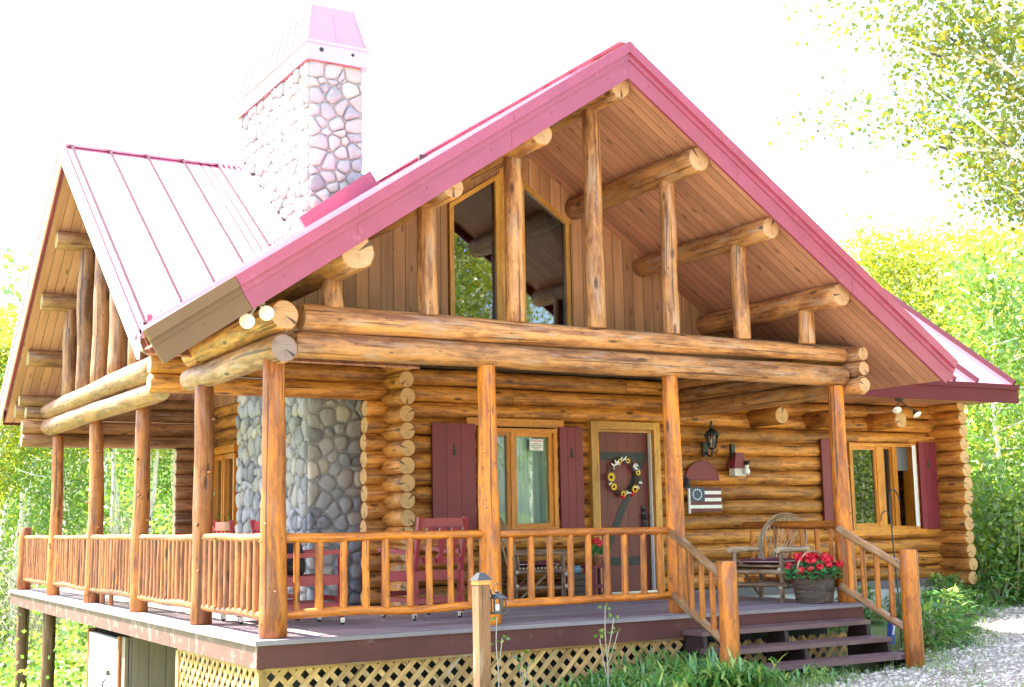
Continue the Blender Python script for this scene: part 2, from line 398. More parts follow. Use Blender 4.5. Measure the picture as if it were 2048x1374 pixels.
BLACK = plain('black_iron', (.016,.018,.022), .45)
BLACKT = plain('black_strap_paint', (.02,.025,.028), .5)
WHITEP = plain('white_paint', (.80,.80,.78), .5)
DOORW = paint('peeling_white_door_paint', (.72,.68,.60), .6, .06, wear=(.42,.36,.29), wamt=.25)
CONC = paint('pale_concrete', (.50,.49,.46), .85, .1)
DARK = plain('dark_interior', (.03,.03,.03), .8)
CURT = boards('pale_green_curtain', (.50,.60,.54), (.44,.54,.49), .09, gap=.02, knot=0)
CHROME = plain('chrome_steel', (.7,.7,.7), .2, 1.0)
CUSH = plain('burgundy_cushion_fabric', (.14,.018,.035), .85)
PILLOW = plain('black_pillow_fabric', (.02,.022,.03), .85)
BLUE = plain('flag_blue_paint', (.035,.06,.13), .5)
CANDLE = plain('cream_candle_wax', (.85,.82,.72), .5)
YELL = plain('sunflower_yellow', (.85,.52,.02), .6)
ORAN = plain('orange_petal', (.8,.25,.02), .6)
REDF = plain('geranium_red', (.75,.01,.035), .55)
GREENL = leafmat('geranium_leaf', (.05,.17,.05), (.13,.32,.10), .3)
TERRA = plain('terracotta', (.42,.15,.08), .8)
BTEAL = plain('blue_glaze', (.10,.22,.32), .3)
GLASS = glassmat('window_glass', (.86,.92,.90), 1.5, 1.0)
GLASSD = glassmat('dark_window_glass', (.35,.4,.4), 1.75, 1.6)
LAMPG = plain('lamp_glass', (.75,.75,.72), .15)
ROCK = rockmat('river_stone'); ROCKP = rockmat('flare_lightened_stone', .2); MORTAR = paint('grey_mortar', (.34,.335,.33), .9, .15)  # the second, lighter stone paints lens flare onto the upper chimney
BARK = barkmat('aspen_bark')
LEAFY = leafmat('sunlit_aspen_leaf', (.22,.32,.04), (.44,.47,.045), .58, c3=(.58,.50,.03))
LEAFG = leafmat('green_aspen_leaf', (.11,.25,.05), (.27,.42,.08), .58, c3=(.42,.47,.07))
NEARL = leafmat('near_aspen_leaf', (.06,.13,.02), (.22,.27,.02), .48, c3=(.40,.34,.01))
WEED = leafmat('weed_leaf', (.08,.23,.06), (.22,.42,.10), .45, c3=(.46,.54,.12))
GRASSM = leafmat('grass_blade', (.11,.22,.05), (.25,.36,.09), .35, c3=(.40,.42,.16))
STEM = plain('pale_stem', (.42,.36,.28), .7)
PEBB = rockmat('pebble_stone')
# ------------------------------------------------------------------ roof planes
XR, ZR = 3.58, 5.62                     # front gable ridge
YM, ZM, YE = 6.55, 5.98, 2.3            # main ridge, eave line
def zf(x): return ZR-.678*(XR-x) if x < XR else ZR-.67*(x-XR)
def zm(y): return ZM-.737*abs(YM-y)
def yv(x): return YE+(zf(x)-zm(YE))/.737   # valley between the two roofs

cabin = thing('log_cabin', 'honey coloured log cabin with burgundy metal roofs, stone chimney and open log gables', 'log cabin', (6.5, 6.5, -.65))
def part(name, mb, mats, label=None): return mb.build(name, mats, cabin, label=label)

# ---- log walls
def runs(a, b, holes):
    out = [(a, b)]
    for (h0, h1) in holes:
        nxt = []
        for (p, q) in out:
            if h1 <= p or h0 >= q: nxt.append((p, q)); continue
            if h0 > p: nxt.append((p, h0))
            if h1 < q: nxt.append((h1, q))
        out = nxt
    return [r for r in out if r[1]-r[0] > .05]
OPEN = [(3.95, 5.09, .82, 2.12), (5.62, 6.66, -.1, 2.2), (10.17, 11.56, .74, 2.03)]
w = MB()
for i in range(14):
    z = .1+.2*i
    x0 = -.04 if i >= 12 else 2.49+rng.uniform(-.02, .02)
    holes = [(o[0], o[1]) for o in OPEN if o[2] < z < o[3]]
    for (p, q) in runs(x0, 12.4, holes):
        cuts = [p]
        if q-p > 3.5:
            cuts.append(p+(q-p)*rng.uniform(.3, .7))
        cuts.append(q)
        for c0, c1 in zip(cuts, cuts[1:]):
            rr = .104+rng.uniform(-.004, .005)
            w.log((c0, 3.5, z), (c1, 3.5, z+rng.uniform(-.004, .004)), rr, rr*rng.uniform(.95, 1.03), seg=16, bend=.02, wob=.035)
part('log_wall', w, WALL)
w = MB()
for i in range(15):
    z = .2*i+.005
    holes = [(8.75, 9.85)] if .82 < z < 2.08 else []
    for (p, q) in runs(2.98+rng.uniform(-.025, .025), 10.35, holes):
        rr = .107+rng.uniform(-.004, .004); w.log((2.8, p, z), (2.8, q, z), rr, seg=16, bend=.02)
part('log_wall', w, WALL)
w = MB()
for i in range(15):
    z = .2*i+.005; rr = .106+rng.uniform(-.004, .006); w.log((12.1+rng.uniform(-.01, .01), 2.9+rng.uniform(-.02, .02), z), (12.1, 10.35, z), rr, seg=16, bend=.02)
part('log_wall', w, WALL)
w = MB()
for i in range(13):
    z = .1+.2*i; w.log((2.09 if i < 11 else -.25, 10.05, z), (12.4, 10.05, z), .104, seg=12, bend=.02)
w.log((-.2, 10.05, 2.72), (2.8, 10.05, 2.72), .1); w.log((-.3, 10.05, 2.9), (2.8, 10.05, 2.9), .09)
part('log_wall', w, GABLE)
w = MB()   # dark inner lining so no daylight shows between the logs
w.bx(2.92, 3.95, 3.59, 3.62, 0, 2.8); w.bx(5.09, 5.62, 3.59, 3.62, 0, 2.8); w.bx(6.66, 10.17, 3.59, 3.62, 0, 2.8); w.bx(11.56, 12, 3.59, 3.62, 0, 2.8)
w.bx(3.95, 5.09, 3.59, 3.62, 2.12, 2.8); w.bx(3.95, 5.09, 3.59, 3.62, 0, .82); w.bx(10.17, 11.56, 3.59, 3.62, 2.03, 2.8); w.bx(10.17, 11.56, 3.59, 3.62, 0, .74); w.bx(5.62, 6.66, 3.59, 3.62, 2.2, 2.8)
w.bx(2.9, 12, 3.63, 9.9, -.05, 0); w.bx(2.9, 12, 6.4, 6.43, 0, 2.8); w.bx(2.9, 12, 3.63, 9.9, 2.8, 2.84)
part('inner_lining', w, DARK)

# ---- corner header logs and porch beams
b = MB(); b.log((.43, .2, 2.755), (6.97, .2, 2.757), .127, .082, seg=18, wob=.05, bend=.03); part('beam', b, BEAM)
b = MB(); b.log((.36, .2, 2.512), (6.95, .2, 2.515), .117, .119, seg=18, wob=.05, bend=.03); part('beam', b, BEAM)
b = MB(); b.log((.2, -.02, 2.44), (.2, 2.75, 2.46), .125, .118, seg=18, wob=.06, bend=.03); part('beam', b, BEAMG, 'grey weathered short corner log')
b = MB(); b.log((.21, .0, 2.735), (.2, 2.7, 2.70), .135, .12, seg=18, wob=.06, bend=.03); part('beam', b, BEAM)
for z, r0, y1 in ((2.755, .082, 3.3), (2.585, .084, 3.3), (2.40, .09, 3.4)):
    b = MB(); b.log((7.05, -.03, z), (7.05, y1, z), r0, r0*1.1, seg=16); part('beam', b, BEAM)
b = MB(); b.log((7.16, .12, 2.42), (7.16, 3.3, 2.42), .115, seg=16); part('beam', b, BEAM)
b = MB(); b.log((-.05, 3.5, 2.895), (2.7, 3.5, 2.9), .095, seg=16); part('beam', b, WALL)
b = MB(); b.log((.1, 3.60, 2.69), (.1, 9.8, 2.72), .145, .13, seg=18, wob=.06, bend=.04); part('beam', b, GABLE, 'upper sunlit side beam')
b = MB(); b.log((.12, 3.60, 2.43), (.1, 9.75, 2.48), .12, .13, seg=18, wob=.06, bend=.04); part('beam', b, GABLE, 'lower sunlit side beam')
for x in (8.42, 9.47, 10.72):
    b = MB(); b.log((x, 2.85, 2.33), (x, 3.5, 2.33), .125, seg=16); part('joist', b, WALL)

# ---- purlins and gable posts under the front gable
for k in range(-3, 4):
    x = XR+.95*k; r0 = {-3: .17, -2: .115, -1: .125, 0: .12, 1: .135, 2: .12, 3: .13}[k]
    z = zf(x)-.25-r0*(1.0 if k else 1.25)
    b = MB(); b.log((x, -.34-.02*(k % 2), z), (x, 2.05, z), r0, r0*.97, seg=18, wob=.07 if k == -3 else .04, bend=.02); part('purlin', b, BEAM)
    zt = z-r0+.03
    rr = .085+.012*rng.random()
    b = MB(); b.log((x+rng.uniform(-.01, .01), .2, 2.855), (x, .2, zt), rr*1.05, rr*.93, seg=16, wob=.07, bend=.02); part('gable_post', b, BEAM)
x = 7.36; b = MB(); b.log((6.43+.95, .9, zf(7.38)-.36), (7.38, 2.05, zf(7.38)-.36), .09, seg=14); part('purlin', b, BEAM)
# ---- purlins and posts of the left gable
for k in range(-4, 5):
    y = 6.6+.95*k; r0 = .125
    z = zm(y)-.24-r0
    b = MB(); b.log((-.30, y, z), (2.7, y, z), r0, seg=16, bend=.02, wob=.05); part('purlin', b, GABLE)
    if -2 <= k <= 2:
        b = MB(); rr = .115 if abs(k) < 2 else .1
        b.log((.12, y, 2.80), (.12, y, z-r0+.03), rr, rr*.92, seg=16, wob=.08, bend=.03); part('gable_post', b, GABLE)
b = MB()
b.log((.13, 3.75, 2.8), (.13, 3.75, zm(3.75)-.4), .12, .11, wob=.06); part('gable_post', b, GABLE)
# ---- porch posts
for (x, y, r0, lean, ztop) in ((.2, .2, .112, -.012, 2.38), (2.31, .2, .1, -.01, 2.415), (4.5, .2, .097, -.02, 2.41), (6.84, .2, .1, -.02, 2.40)):
    b = MB(); b.log((x, y, 0), (x+lean, y, ztop), r0*1.07, r0*.84, seg=18, wob=.06, bend=.02)
    for q in range(5):   # knots
        a = rng.uniform(math.pi, 2*math.pi); z = rng.uniform(.3, 2.1); rr = r0*(1.07-.23*z/ztop)
        b.log((x+lean*z/ztop+rr*.85*math.cos(a), y+rr*.85*math.sin(a), z), (x+lean*z/ztop+(rr+.012)*math.cos(a), y+(rr+.012)*math.sin(a), z+.004), .016, .009, seg=7, n=2)
    part('porch_post', b, POST)
for (x, y, r0, ztop) in ((.18, 2.18, .1, 2.34), (.19, 4.6, .095, 2.34), (.2, 7.05, .1, 2.37), (.18, 9.5, .09, 2.34)):
    b = MB(); b.log((x, y, 0), (x+.01, y+.04, ztop), r0*1.08, r0*.9, seg=16, wob=.07, bend=.04)
    for q in range(5):
        a = rng.uniform(math.pi, 2*math.pi); z = rng.uniform(.3, 2.1)
        b.log((x+r0*.85*math.cos(a), y+r0*.85*math.sin(a), z), (x+(r0+.016)*math.cos(a), y+(r0+.016)*math.sin(a), z+.004), .02, .011, seg=7, n=2)
    part('porch_post', b, SIDEPOST)
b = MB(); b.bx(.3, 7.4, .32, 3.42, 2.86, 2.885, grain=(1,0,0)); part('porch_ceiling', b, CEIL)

# ---- roofs
E1 = -.45
def slab(mb, pts, th, grain=None):
    mb.prism(pts, (0,0,-th), grain)
rf = MB()
L = lambda x, y, d=0: (x, y, zf(x)-d)
slab(rf, [L(-1.11,E1), L(XR,E1), L(XR,6.08), L(-.42,yv(-.42)+.05), L(-.42,.9)], .05, (1,0,-.7))
slab(rf, [L(XR,E1), L(8.02,E1), L(8.02,yv(8.02)+.05), L(XR,6.08)], .05, (1,0,.7))
for s in (-1, 1):
    q = .6
    while q < 4.4:
        x1 = XR+s*q; q += .48
    yy = E1+.5
    while yy < 5.6:
        xe = -.40 if s < 0 else 8.0
        # standing seams run down the slope, from ridge to eave or valley
        xb = xe
        if yy > yv(xe): xb = XR+s*max(0.0, (ZR-zm(yy))/(.678 if s < 0 else .67))
        if abs(xb-XR) > .2:
            rf.bar((XR, yy, ZR+.012), (xb, yy, zf(xb)+.012), .022, .03)
        yy += .48
rf.bar((XR, E1-.02, ZR+.02), (XR, 6.0, ZR+.02), .2, .03)
part('roof', rf, ROOF)
mr = MB(); sf = MB()
Mf = lambda x, y: (x, y, zm(y))
slab(mr, [Mf(-.42,YE), Mf(XR,6.06), Mf(XR,YM), Mf(-.42,YM)], .05, (0,1,.7))
slab(mr, [Mf(XR,6.06), Mf(yv and 7.72,YE), Mf(12.62,YE), Mf(12.62,YM), Mf(XR,YM)], .05, (0,1,.7))
slab(mr, [Mf(-.42,YM), Mf(12.62,YM), Mf(12.62,10.8), Mf(-.42,10.8)], .05, (0,1,-.7))
x = -.36
xs = []
while x < 12.7:
    xs.append(x); x += .485
xs[-1] = 12.58
for i, x in enumerate(xs):
    if x < XR: yb = YE+(zf(x)-zm(YE))/.737
    elif x < 7.72: yb = YE+(zf(x)-zm(YE))/.737
    else: yb = YE
    hh = .042 if x < 7.72 else .085
    sf.bar((x, YM, ZM+hh*.4), (x, max(yb, YE), zm(max(yb, YE))+hh*.4), .034, hh)
    sf.bar((x, YM, ZM+.016), (x, 10.8, zm(10.8)+.016), .024, .042)
    for q in (.12, .242, .365):
        xx = x+q
        if xx > 12.5: break
        yb2 = max(YE, YE+(zf(xx)-zm(YE))/.737) if xx < 7.72 else YE
        if YM-yb2 > .3 and (1.3 < xx < 2.2): sf.bar((xx, YM, ZM+.003), (xx, yb2, zm(yb2)+.003), .018, .006)
mr.bar((-.44, YM-.09, ZM-.03), (12.64, YM-.09, ZM-.03), .2, .03, up=(0,-.59,.8)); mr.bar((-.44, YM+.09, ZM-.03), (12.64, YM+.09, ZM-.03), .2, .03, up=(0,.59,.8))
ro = part('roof', mr, ROOF); sub('standing_seams', sf, SEAM, ro)
# valley flashing with screws, small bracket
vf = MB()
p0 = Vector((-.42, yv(-.42), zm(yv(-.42)))); p1 = Vector((XR, 6.06, zm(6.06)))
vf.bar(p0+Vector((.1,-.05,.03)), p1+Vector((0,-.1,.03)), .2, .012, up=(-.35,-.35,.87))
for i in range(46):
    q = p0.lerp(p1, (i+.5)/46)+Vector((-.02, .06, .055)); vf.box(q, (.016,.016,.012))
part('valley_flashing', vf, ROOF)
vf = MB(); vf.box((-.30, 2.5, zm(2.5)+.05), (.05,.04,.07)); part('snow_guard', vf, ROOFT)

# soffits
so = MB()
so.prism([L(-1.0,E1+.03,.22), L(XR,E1+.03,.22), L(XR,2.3,.22), L(-.4,2.3,.22), L(-.4,.9,.22)], (0,0,-.02), (1,0,.678))
so.prism([L(XR,E1+.03,.22), L(7.95,E1+.03,.22), L(7.95,2.28,.22), L(XR,2.3,.22)], (0,0,-.02), (1,0,-.67))
part('soffit', so, SOFFIT)
so = MB()
D = .22
so.prism([(-.38,YE+.05,zm(YE+.05)-D), (2.66,YE+.05,zm(YE+.05)-D), (2.66,YM,ZM-D), (-.38,YM,ZM-D)], (0,0,-.02), (0,1,.7))
so.prism([(-.38,YM,ZM-D), (2.66,YM,ZM-D), (2.66,10.78,zm(10.78)-D), (-.38,10.78,zm(10.78)-D)], (0,0,-.02), (0,1,-.7))
part('soffit', so, SOFFIT); so = MB()
so.prism([(7.98,YE+.03,zm(YE)-.20), (12.58,YE+.03,zm(YE)-.20), (12.58,3.6,zm(YE)-.20), (7.98,3.6,zm(YE)-.20)], (0,0,-.02), (1,0,0))
part('soffit', so, SOFFIT)

# front gable rake trim: three stepped metal boards on each side
def rake(x0, x1, d0, d1, y, th, cut0=0.0):
    """board along the rake between x0 (eave) and x1 (ridge), d0..d1 below the roof line"""
    s = 1 if x1 > x0 else -1
    sl = .678 if s > 0 else .67
    n = Vector((-sl*s, 0, 1)).normalized()          # roof normal
    c0, c1 = d0/math.sqrt(1+sl*sl)*1.0, d1/math.sqrt(1+sl*sl)*1.0
    base = Vector((x0, y, zf(x0)))
    a = base-n*c0; b_ = base-n*c1
    return [a, Vector((x1, y, zf(x1)-d0)), Vector((x1, y, zf(x1)-d1)), b_], Vector((0, -th, 0))
fa = MB(); fb = MB()
for (d0, d1, th) in ((-.012, .10, .075), (.10, .165, .045), (.165, .355, .03)):
    p, e = rake(-.40, XR-.001, d0, d1, E1, th); fa.prism(p, e, (1,0,.678))
    p, e = rake(8.02, XR+.001, d0, d1, E1, th); fa.prism(p, e, (1,0,-.67))
    p, e = rake(-1.11, -.404, d0, d1, E1, th)
    sl = .678; n = Vector((-sl,0,1)).normalized()
    q = Vector((-.404, E1, zf(-.404)))
    c0, c1 = d0/math.sqrt(1+sl*sl), d1/math.sqrt(1+sl*sl)
    p[1] = q-n*c0; p[2] = q-n*c1
    fb.prism(p, e, (1,0,.678))
for s_ in (-1, 1):
    for k in range(14):
        q = .25+k*.33; x = XR+s_*q
        if s_ < 0 and x < -1.0 or s_ > 0 and x > 7.9: continue
        (fb if x < -.4 else fa).box((x, E1-.033, zf(x)-.235+.09*(k % 2)), (.014, .008, .014))
    for q in (1.35, 2.9):
        x = XR+s_*q; fa.box((x, E1-.0318, zf(x)-.26), (.006, .004, .185)); fa.box((x, E1-.0765, zf(x)-.045), (.006, .004, .10))
# fascia backing under the roof edge
fa.bar((-.38, E1+.01, zf(-.38)-.16), (XR, E1+.01, ZR-.16), .03, .2, up=(0,0,1)); fa.bar((XR, E1+.01, ZR-.16), (8.0, E1+.01, zf(8.0)-.16), .03, .2, up=(0,0,1))
part('fascia', fa, ROOFT); part('fascia', fb, BROWNT, 'tan brown lower end of the fascia')
# eave and rake trim of the main roof
fa = MB(); fl = MB()
fa.bx(8.03, 12.60, YE-.03, YE, zm(YE)-.27, zm(YE)-.02, grain=(1,0,0)); fa.bx(8.03, 12.62, YE-.055, YE-.032, zm(YE)-.07, zm(YE)+.006, grain=(1,0,0))
for (yy, y1) in ((YE, YM), (10.8, YM)):
    s = 1 if y1 > yy else -1
    for x0, d, fq in ((-.44, -.03, fl), (12.62, .03, fa)):
        fq.prism([(x0, yy, zm(yy)-.02), (x0, YM, ZM-.02), (x0, YM, ZM-.26), (x0, yy, zm(yy)-.26)], (d, 0, 0), (0,1,.7*s))
fa.bx(-.4, 12.6, 10.8, 10.83, zm(10.8)-.26, zm(10.8), grain=(1,0,0))
part('fascia', fa, EAVE); part('fascia', fl, PALET, 'rake board of the left gable, painted pale for the sun on it')
fa = MB()
for (yy, s) in ((YE, 1), (10.8, -1)):
    fa.prism([(-.475, yy, zm(yy)+.02), (-.475, YM, ZM+.02), (-.475, YM, ZM-.07), (-.475, yy, zm(yy)-.07)], (-.02, 0, 0), (0,1,.7*s))
part('fascia', fa, ROOF)

# ---- boarded gable wall with the trapezoid windows
YW = 2.0
zt = lambda x: 4.92-.66*abs(x-3.62)
gw = MB()
top = lambda x: zf(x)-.23
gw.prism([(.02,YW,2.8), (2.84,YW,2.8), (2.84,YW,top(2.84)), (.02,YW,top(.02))], (0,.05,0), (0,0,1))
gw.prism([(4.48,YW,2.8), (7.4,YW,2.8), (7.4,YW,top(7.4)), (4.48,YW,top(4.48))], (0,.05,0), (0,0,1))
gw.prism([(2.84,YW,zt(2.84)+.06), (3.62,YW,zt(3.62)+.06), (3.62,YW,top(3.62)), (2.84,YW,top(2.84))], (0,.05,0), (0,0,1))
gw.prism([(3.62,YW,zt(3.62)+.06), (4.48,YW,zt(4.48)+.06), (4.48,YW,top(4.48)), (3.62,YW,top(3.62))], (0,.05,0), (0,0,1))
part('gable_wall', gw, SIDING)
gw = MB(); X2 = 2.66
gw.prism([(X2,3.0,2.86), (X2,10.2,2.86), (X2,10.2,zm(10.2)-.23), (X2,YM,ZM-.23), (X2,3.0,zm(3.0)-.23)], (.05,0,0), (0,0,1))
part('gable_wall', gw, SIDING); gw = MB()
gw.prism([(12.3,3.0,2.86), (12.3,10.2,2.86), (12.3,10.2,zm(10.2)-.05), (12.3,YM,ZM-.05), (12.3,3.0,zm(3.0)-.05)], (.05,0,0), (0,0,1))
part('gable_wall', gw, SIDING)
for (xa, xb) in ((2.91, 3.45), (3.83, 4.39)):
    fr = MB(); f_ = .055
    fr.prism([(xa-f_,YW-.03,2.85), (xa,YW-.03,2.85), (xa,YW-.03,zt(xa)), (xa-f_,YW-.03,zt(xa-f_)+.0)], (0,.07,0), (0,0,1))
    fr.prism([(xb,YW-.03,2.85), (xb+f_,YW-.03,2.85), (xb+f_,YW-.03,zt(xb+f_)), (xb,YW-.03,zt(xb))], (0,.07,0), (0,0,1))
    fr.prism([(xa-f_,YW-.033,zt(xa-f_)), (xb+f_,YW-.033,zt(xb+f_)), (xb+f_,YW-.033,zt(xb+f_)+.06), (xa-f_,YW-.033,zt(xa-f_)+.06)], (0,.07,0), (1,0,.66 if xa < 3.5 else -.66))
    if xa < 3.5: fr.bx(3.51, 3.77, YW-.02, YW+.03, 2.85, 4.96, grain=(0,0,1))
    wo = part('window', fr, TRIM, 'tall trapezoid gable window reflecting trees')
    pm = MB(); pm.prism([(xa,YW+.015,2.86), (xb,YW+.015,2.86), (xb,YW+.015,zt(xb)), (xa,YW+.015,zt(xa))], (0,.006,0)); sub('pane', pm, GLASSD, wo)
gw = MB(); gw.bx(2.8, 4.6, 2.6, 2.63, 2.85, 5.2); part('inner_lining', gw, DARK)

# ---- ground floor windows, shutters, door
def tree_cut(mb, x, z, y, s=.07):
    for k, (w_, h0, h1) in enumerate(((.5, .9, 1.7), (.75, .35, 1.1), (1.0, -.25, .5))):
        mb.prism([(x-w_*s*.55, y, z+h0*s), (x+w_*s*.55, y, z+h0*s), (x, y, z+h1*s)], (0,-.003-.001*k,0))
    mb.bx(x-.008, x+.008, y-.004, y, z-.55*s, z-.25*s)
def shutter(x0, x1, z0, z1, lab=None):
    m = MB(); nb = 3; w_ = (x1-x0)/nb
    for i in range(nb): m.bx(x0+i*w_+.002, x0+(i+1)*w_-.002, 3.345, 3.375+.001*i, z0, z1, grain=(0,0,1))
    m.bx(x0+.02, x1-.02, 3.376, 3.392, z0+.15, z0+.25); m.bx(x0+.02, x1-.02, 3.376, 3.392, z1-.25, z1-.15)
    s_ = part('shutter', m, RED, lab)
    c = MB(); tree_cut(c, (x0+x1)/2, z1-.36, 3.344); sub('tree_cutout', c, DARK, s_)
shutter(3.31, 3.90, .86, 2.14); shutter(5.12, 5.47, .83, 2.13); shutter(9.6, 10.1, .76, 2.06); shutter(11.6, 11.97, .74, 2.05)
def frame(m, x0, x1, z0, z1, y0, y1, t):
    m.bx(x0, x0+t, y0, y1, z0, z1, grain=(0,0,1)); m.bx(x1-t, x1, y0, y1, z0, z1, grain=(0,0,1))
    m.bx(x0+t, x1-t, y0+.002, y1, z1-t, z1, grain=(1,0,0)); m.bx(x0+t, x1-t, y0+.002, y1, z0, z0+t, grain=(1,0,0))
# left window
m = MB(); frame(m, 3.95, 5.09, .82, 2.10, 3.36, 3.6, .05)
frame(m, 4.0, 4.42, .87, 2.05, 3.40, 3.46, .045); frame(m, 4.46, 5.04, .87, 2.05, 3.40, 3.46, .05); m.bx(4.42, 4.46, 3.38, 3.5, .87, 2.05, grain=(0,0,1))
m.bx(3.8, 5.2, 3.37, 3.42, 2.12, 2.22, grain=(1,0,0))
wo = part('window', m, SASH, 'two light window with pale green curtain and orange frame')
for q in ((4.045, 4.375, 3.43, 3.436, .915, 2.005), (4.51, 4.99, 3.43, 3.436, .92, 2.0)):
    m = MB(); m.bx(*q); sub('pane', m, GLASS, wo)
m = MB()
n = 60; pts = []; F = []; U = []
for i in range(n+1):
    x = 4.0+1.04*i/n; y = 3.52+.012*math.sin(i*1.3)+.008*math.sin(i*.47)
    pts += [(x, y, .88), (x, y, 2.04)]
for i in range(n): F.append((2*i, 2*i+2, 2*i+3, 2*i+1)); U.append([(0,i*.02),(0,i*.02+.02),(1,i*.02+.02),(1,i*.02)])
m.add(pts, F, U, (.5,0,.5), True); sub('curtain', m, CURT, wo)
# right window
m = MB(); frame(m, 10.17, 11.56, .74, 2.02, 3.36, 3.6, .05)
frame(m, 10.22, 10.76, .79, 1.97, 3.40, 3.46, .05); m.bx(10.74, 10.88, 3.385, 3.46, .79, 1.97, grain=(0,0,1)); m.bx(11.06, 11.15, 3.37, 3.47, .79, 1.97, grain=(0,0,1)); frame(m, 10.88, 11.07, .79, 1.97, 3.405, 3.46, .03)
m.bx(10.1, 11.7, 3.37, 3.43, .66, .74, grain=(1,0,0))
wo = part('window', m, SASH, 'right window reflecting aspen trunks with one casement open')
for q in ((10.27, 10.74, 3.43, 3.436, .84, 1.92), (10.9, 11.06, 3.43, 3.436, .82, 1.94)):
    m = MB(); m.bx(*q); sub('pane', m, GLASSD, wo)
m = MB(); m.bx(11.15, 11.51, 3.5, 3.505, 1.62, 1.97); sub('curtain', m, plain('grey_blind', (.35,.40,.42), .7), wo)
m = MB(); m.box((11.385, 3.245, 1.38), (.03, .34, 1.2), Matrix.Rotation(R(-52), 3, 'Z')); sub('casement_sash', m, WHITEP, wo)
# window in the left wall
m = MB()
for (y0, y1) in ((8.75, 9.28), (9.32, 9.85)):
    m.bx(2.64, 2.8, y0, y0+.06, .82, 2.08, grain=(0,0,1)); m.bx(2.64, 2.8, y1-.06, y1, .82, 2.08, grain=(0,0,1)); m.bx(2.645, 2.8, y0+.06, y1-.06, 2.0, 2.08, grain=(0,1,0)); m.bx(2.645, 2.8, y0+.06, y1-.06, .82, .9, grain=(0,1,0))
m.bx(2.6, 2.7, 8.65, 9.95, 2.09, 2.2, grain=(0,1,0))
wo = part('window', m, SASH)
for q in ((2.72, 2.726, 8.81, 9.22, .9, 2.0), (2.72, 2.726, 9.38, 9.79, .9, 2.0)):
    m = MB(); m.bx(*q); sub('pane', m, GLASSD, wo)
m = MB(); m.bx(2.82, 2.83, 8.75, 9.85, .82, 2.08); sub('curtain', m, CURT, wo)
# door
m = MB(); m.bx(5.60, 5.70, 3.34, 3.62, 0, 2.22, grain=(0,0,1)); m.bx(6.6, 6.70, 3.34, 3.62, 0, 2.22, grain=(0,0,1)); m.bx(5.7, 6.6, 3.342, 3.62, 2.12, 2.22, grain=(1,0,0))
m.bx(5.705, 5.755, 3.40, 3.62, 0, 2.115, grain=(0,0,1)); m.bx(5.755, 6.6, 3.402, 3.62, 2.085, 2.118, grain=(1,0,0))
part('door_frame', m, TRIM)
m = MB()
for i in range(5): m.bx(5.757+i*.162, 5.757+(i+1)*.162-.003, 3.47, 3.515+.0005*i, .03, 2.082, grain=(0,0,1))
do = part('door', m, DOORR)
m = MB(); m.bx(5.76, 6.54, 3.462, 3.47, 1.72, 1.83); m.bx(5.76, 6.54, 3.462, 3.47, .36, .47)
m.prism([(5.77,3.463,.47), (5.88,3.463,.47), (6.53,3.463,1.72), (6.42,3.463,1.72)], (0,.008,0)); sub('strap', m, BLACKT, do)
m = MB(); m.lathe([(.0,-.07),(.028,-.065),(.034,-.045),(.02,-.02),(.014,0)], (6.48, 3.462, .98), 14, axis='y'); m.bx(6.45, 6.51, 3.45, 3.462, .72, 1.12); m.lathe([(0,-.02),(.02,-.02),(.024,0)], (6.48,3.45,1.07), 12, axis='y'); m.bx(6.47,6.49,3.40,3.42,.78,.92); ho = sub('handle', m, BLACK, do)
m = MB(); m.bx(6.585, 6.6, 3.41, 3.46, .02, 2.09); sub('weather_strip', m, WHITEP, do)
m = MB(); m.bx(5.7, 6.64, 3.3, 3.47, .002, .035); part('threshold', m, CHROME)
# foundation
m = MB(); m.bx(6.95, 12.02, 3.47, 3.6, -.9, -.12); m.bx(11.9, 12.02, 3.6, 10, -.9, -.12); part('foundation', m, CONC)
m = MB(); m.bx(6.95, 12.05, 3.45, 3.62, -.118, -.0); part('sill_board', m, plain('grey_sill_board', (.17,.15,.15), .8))

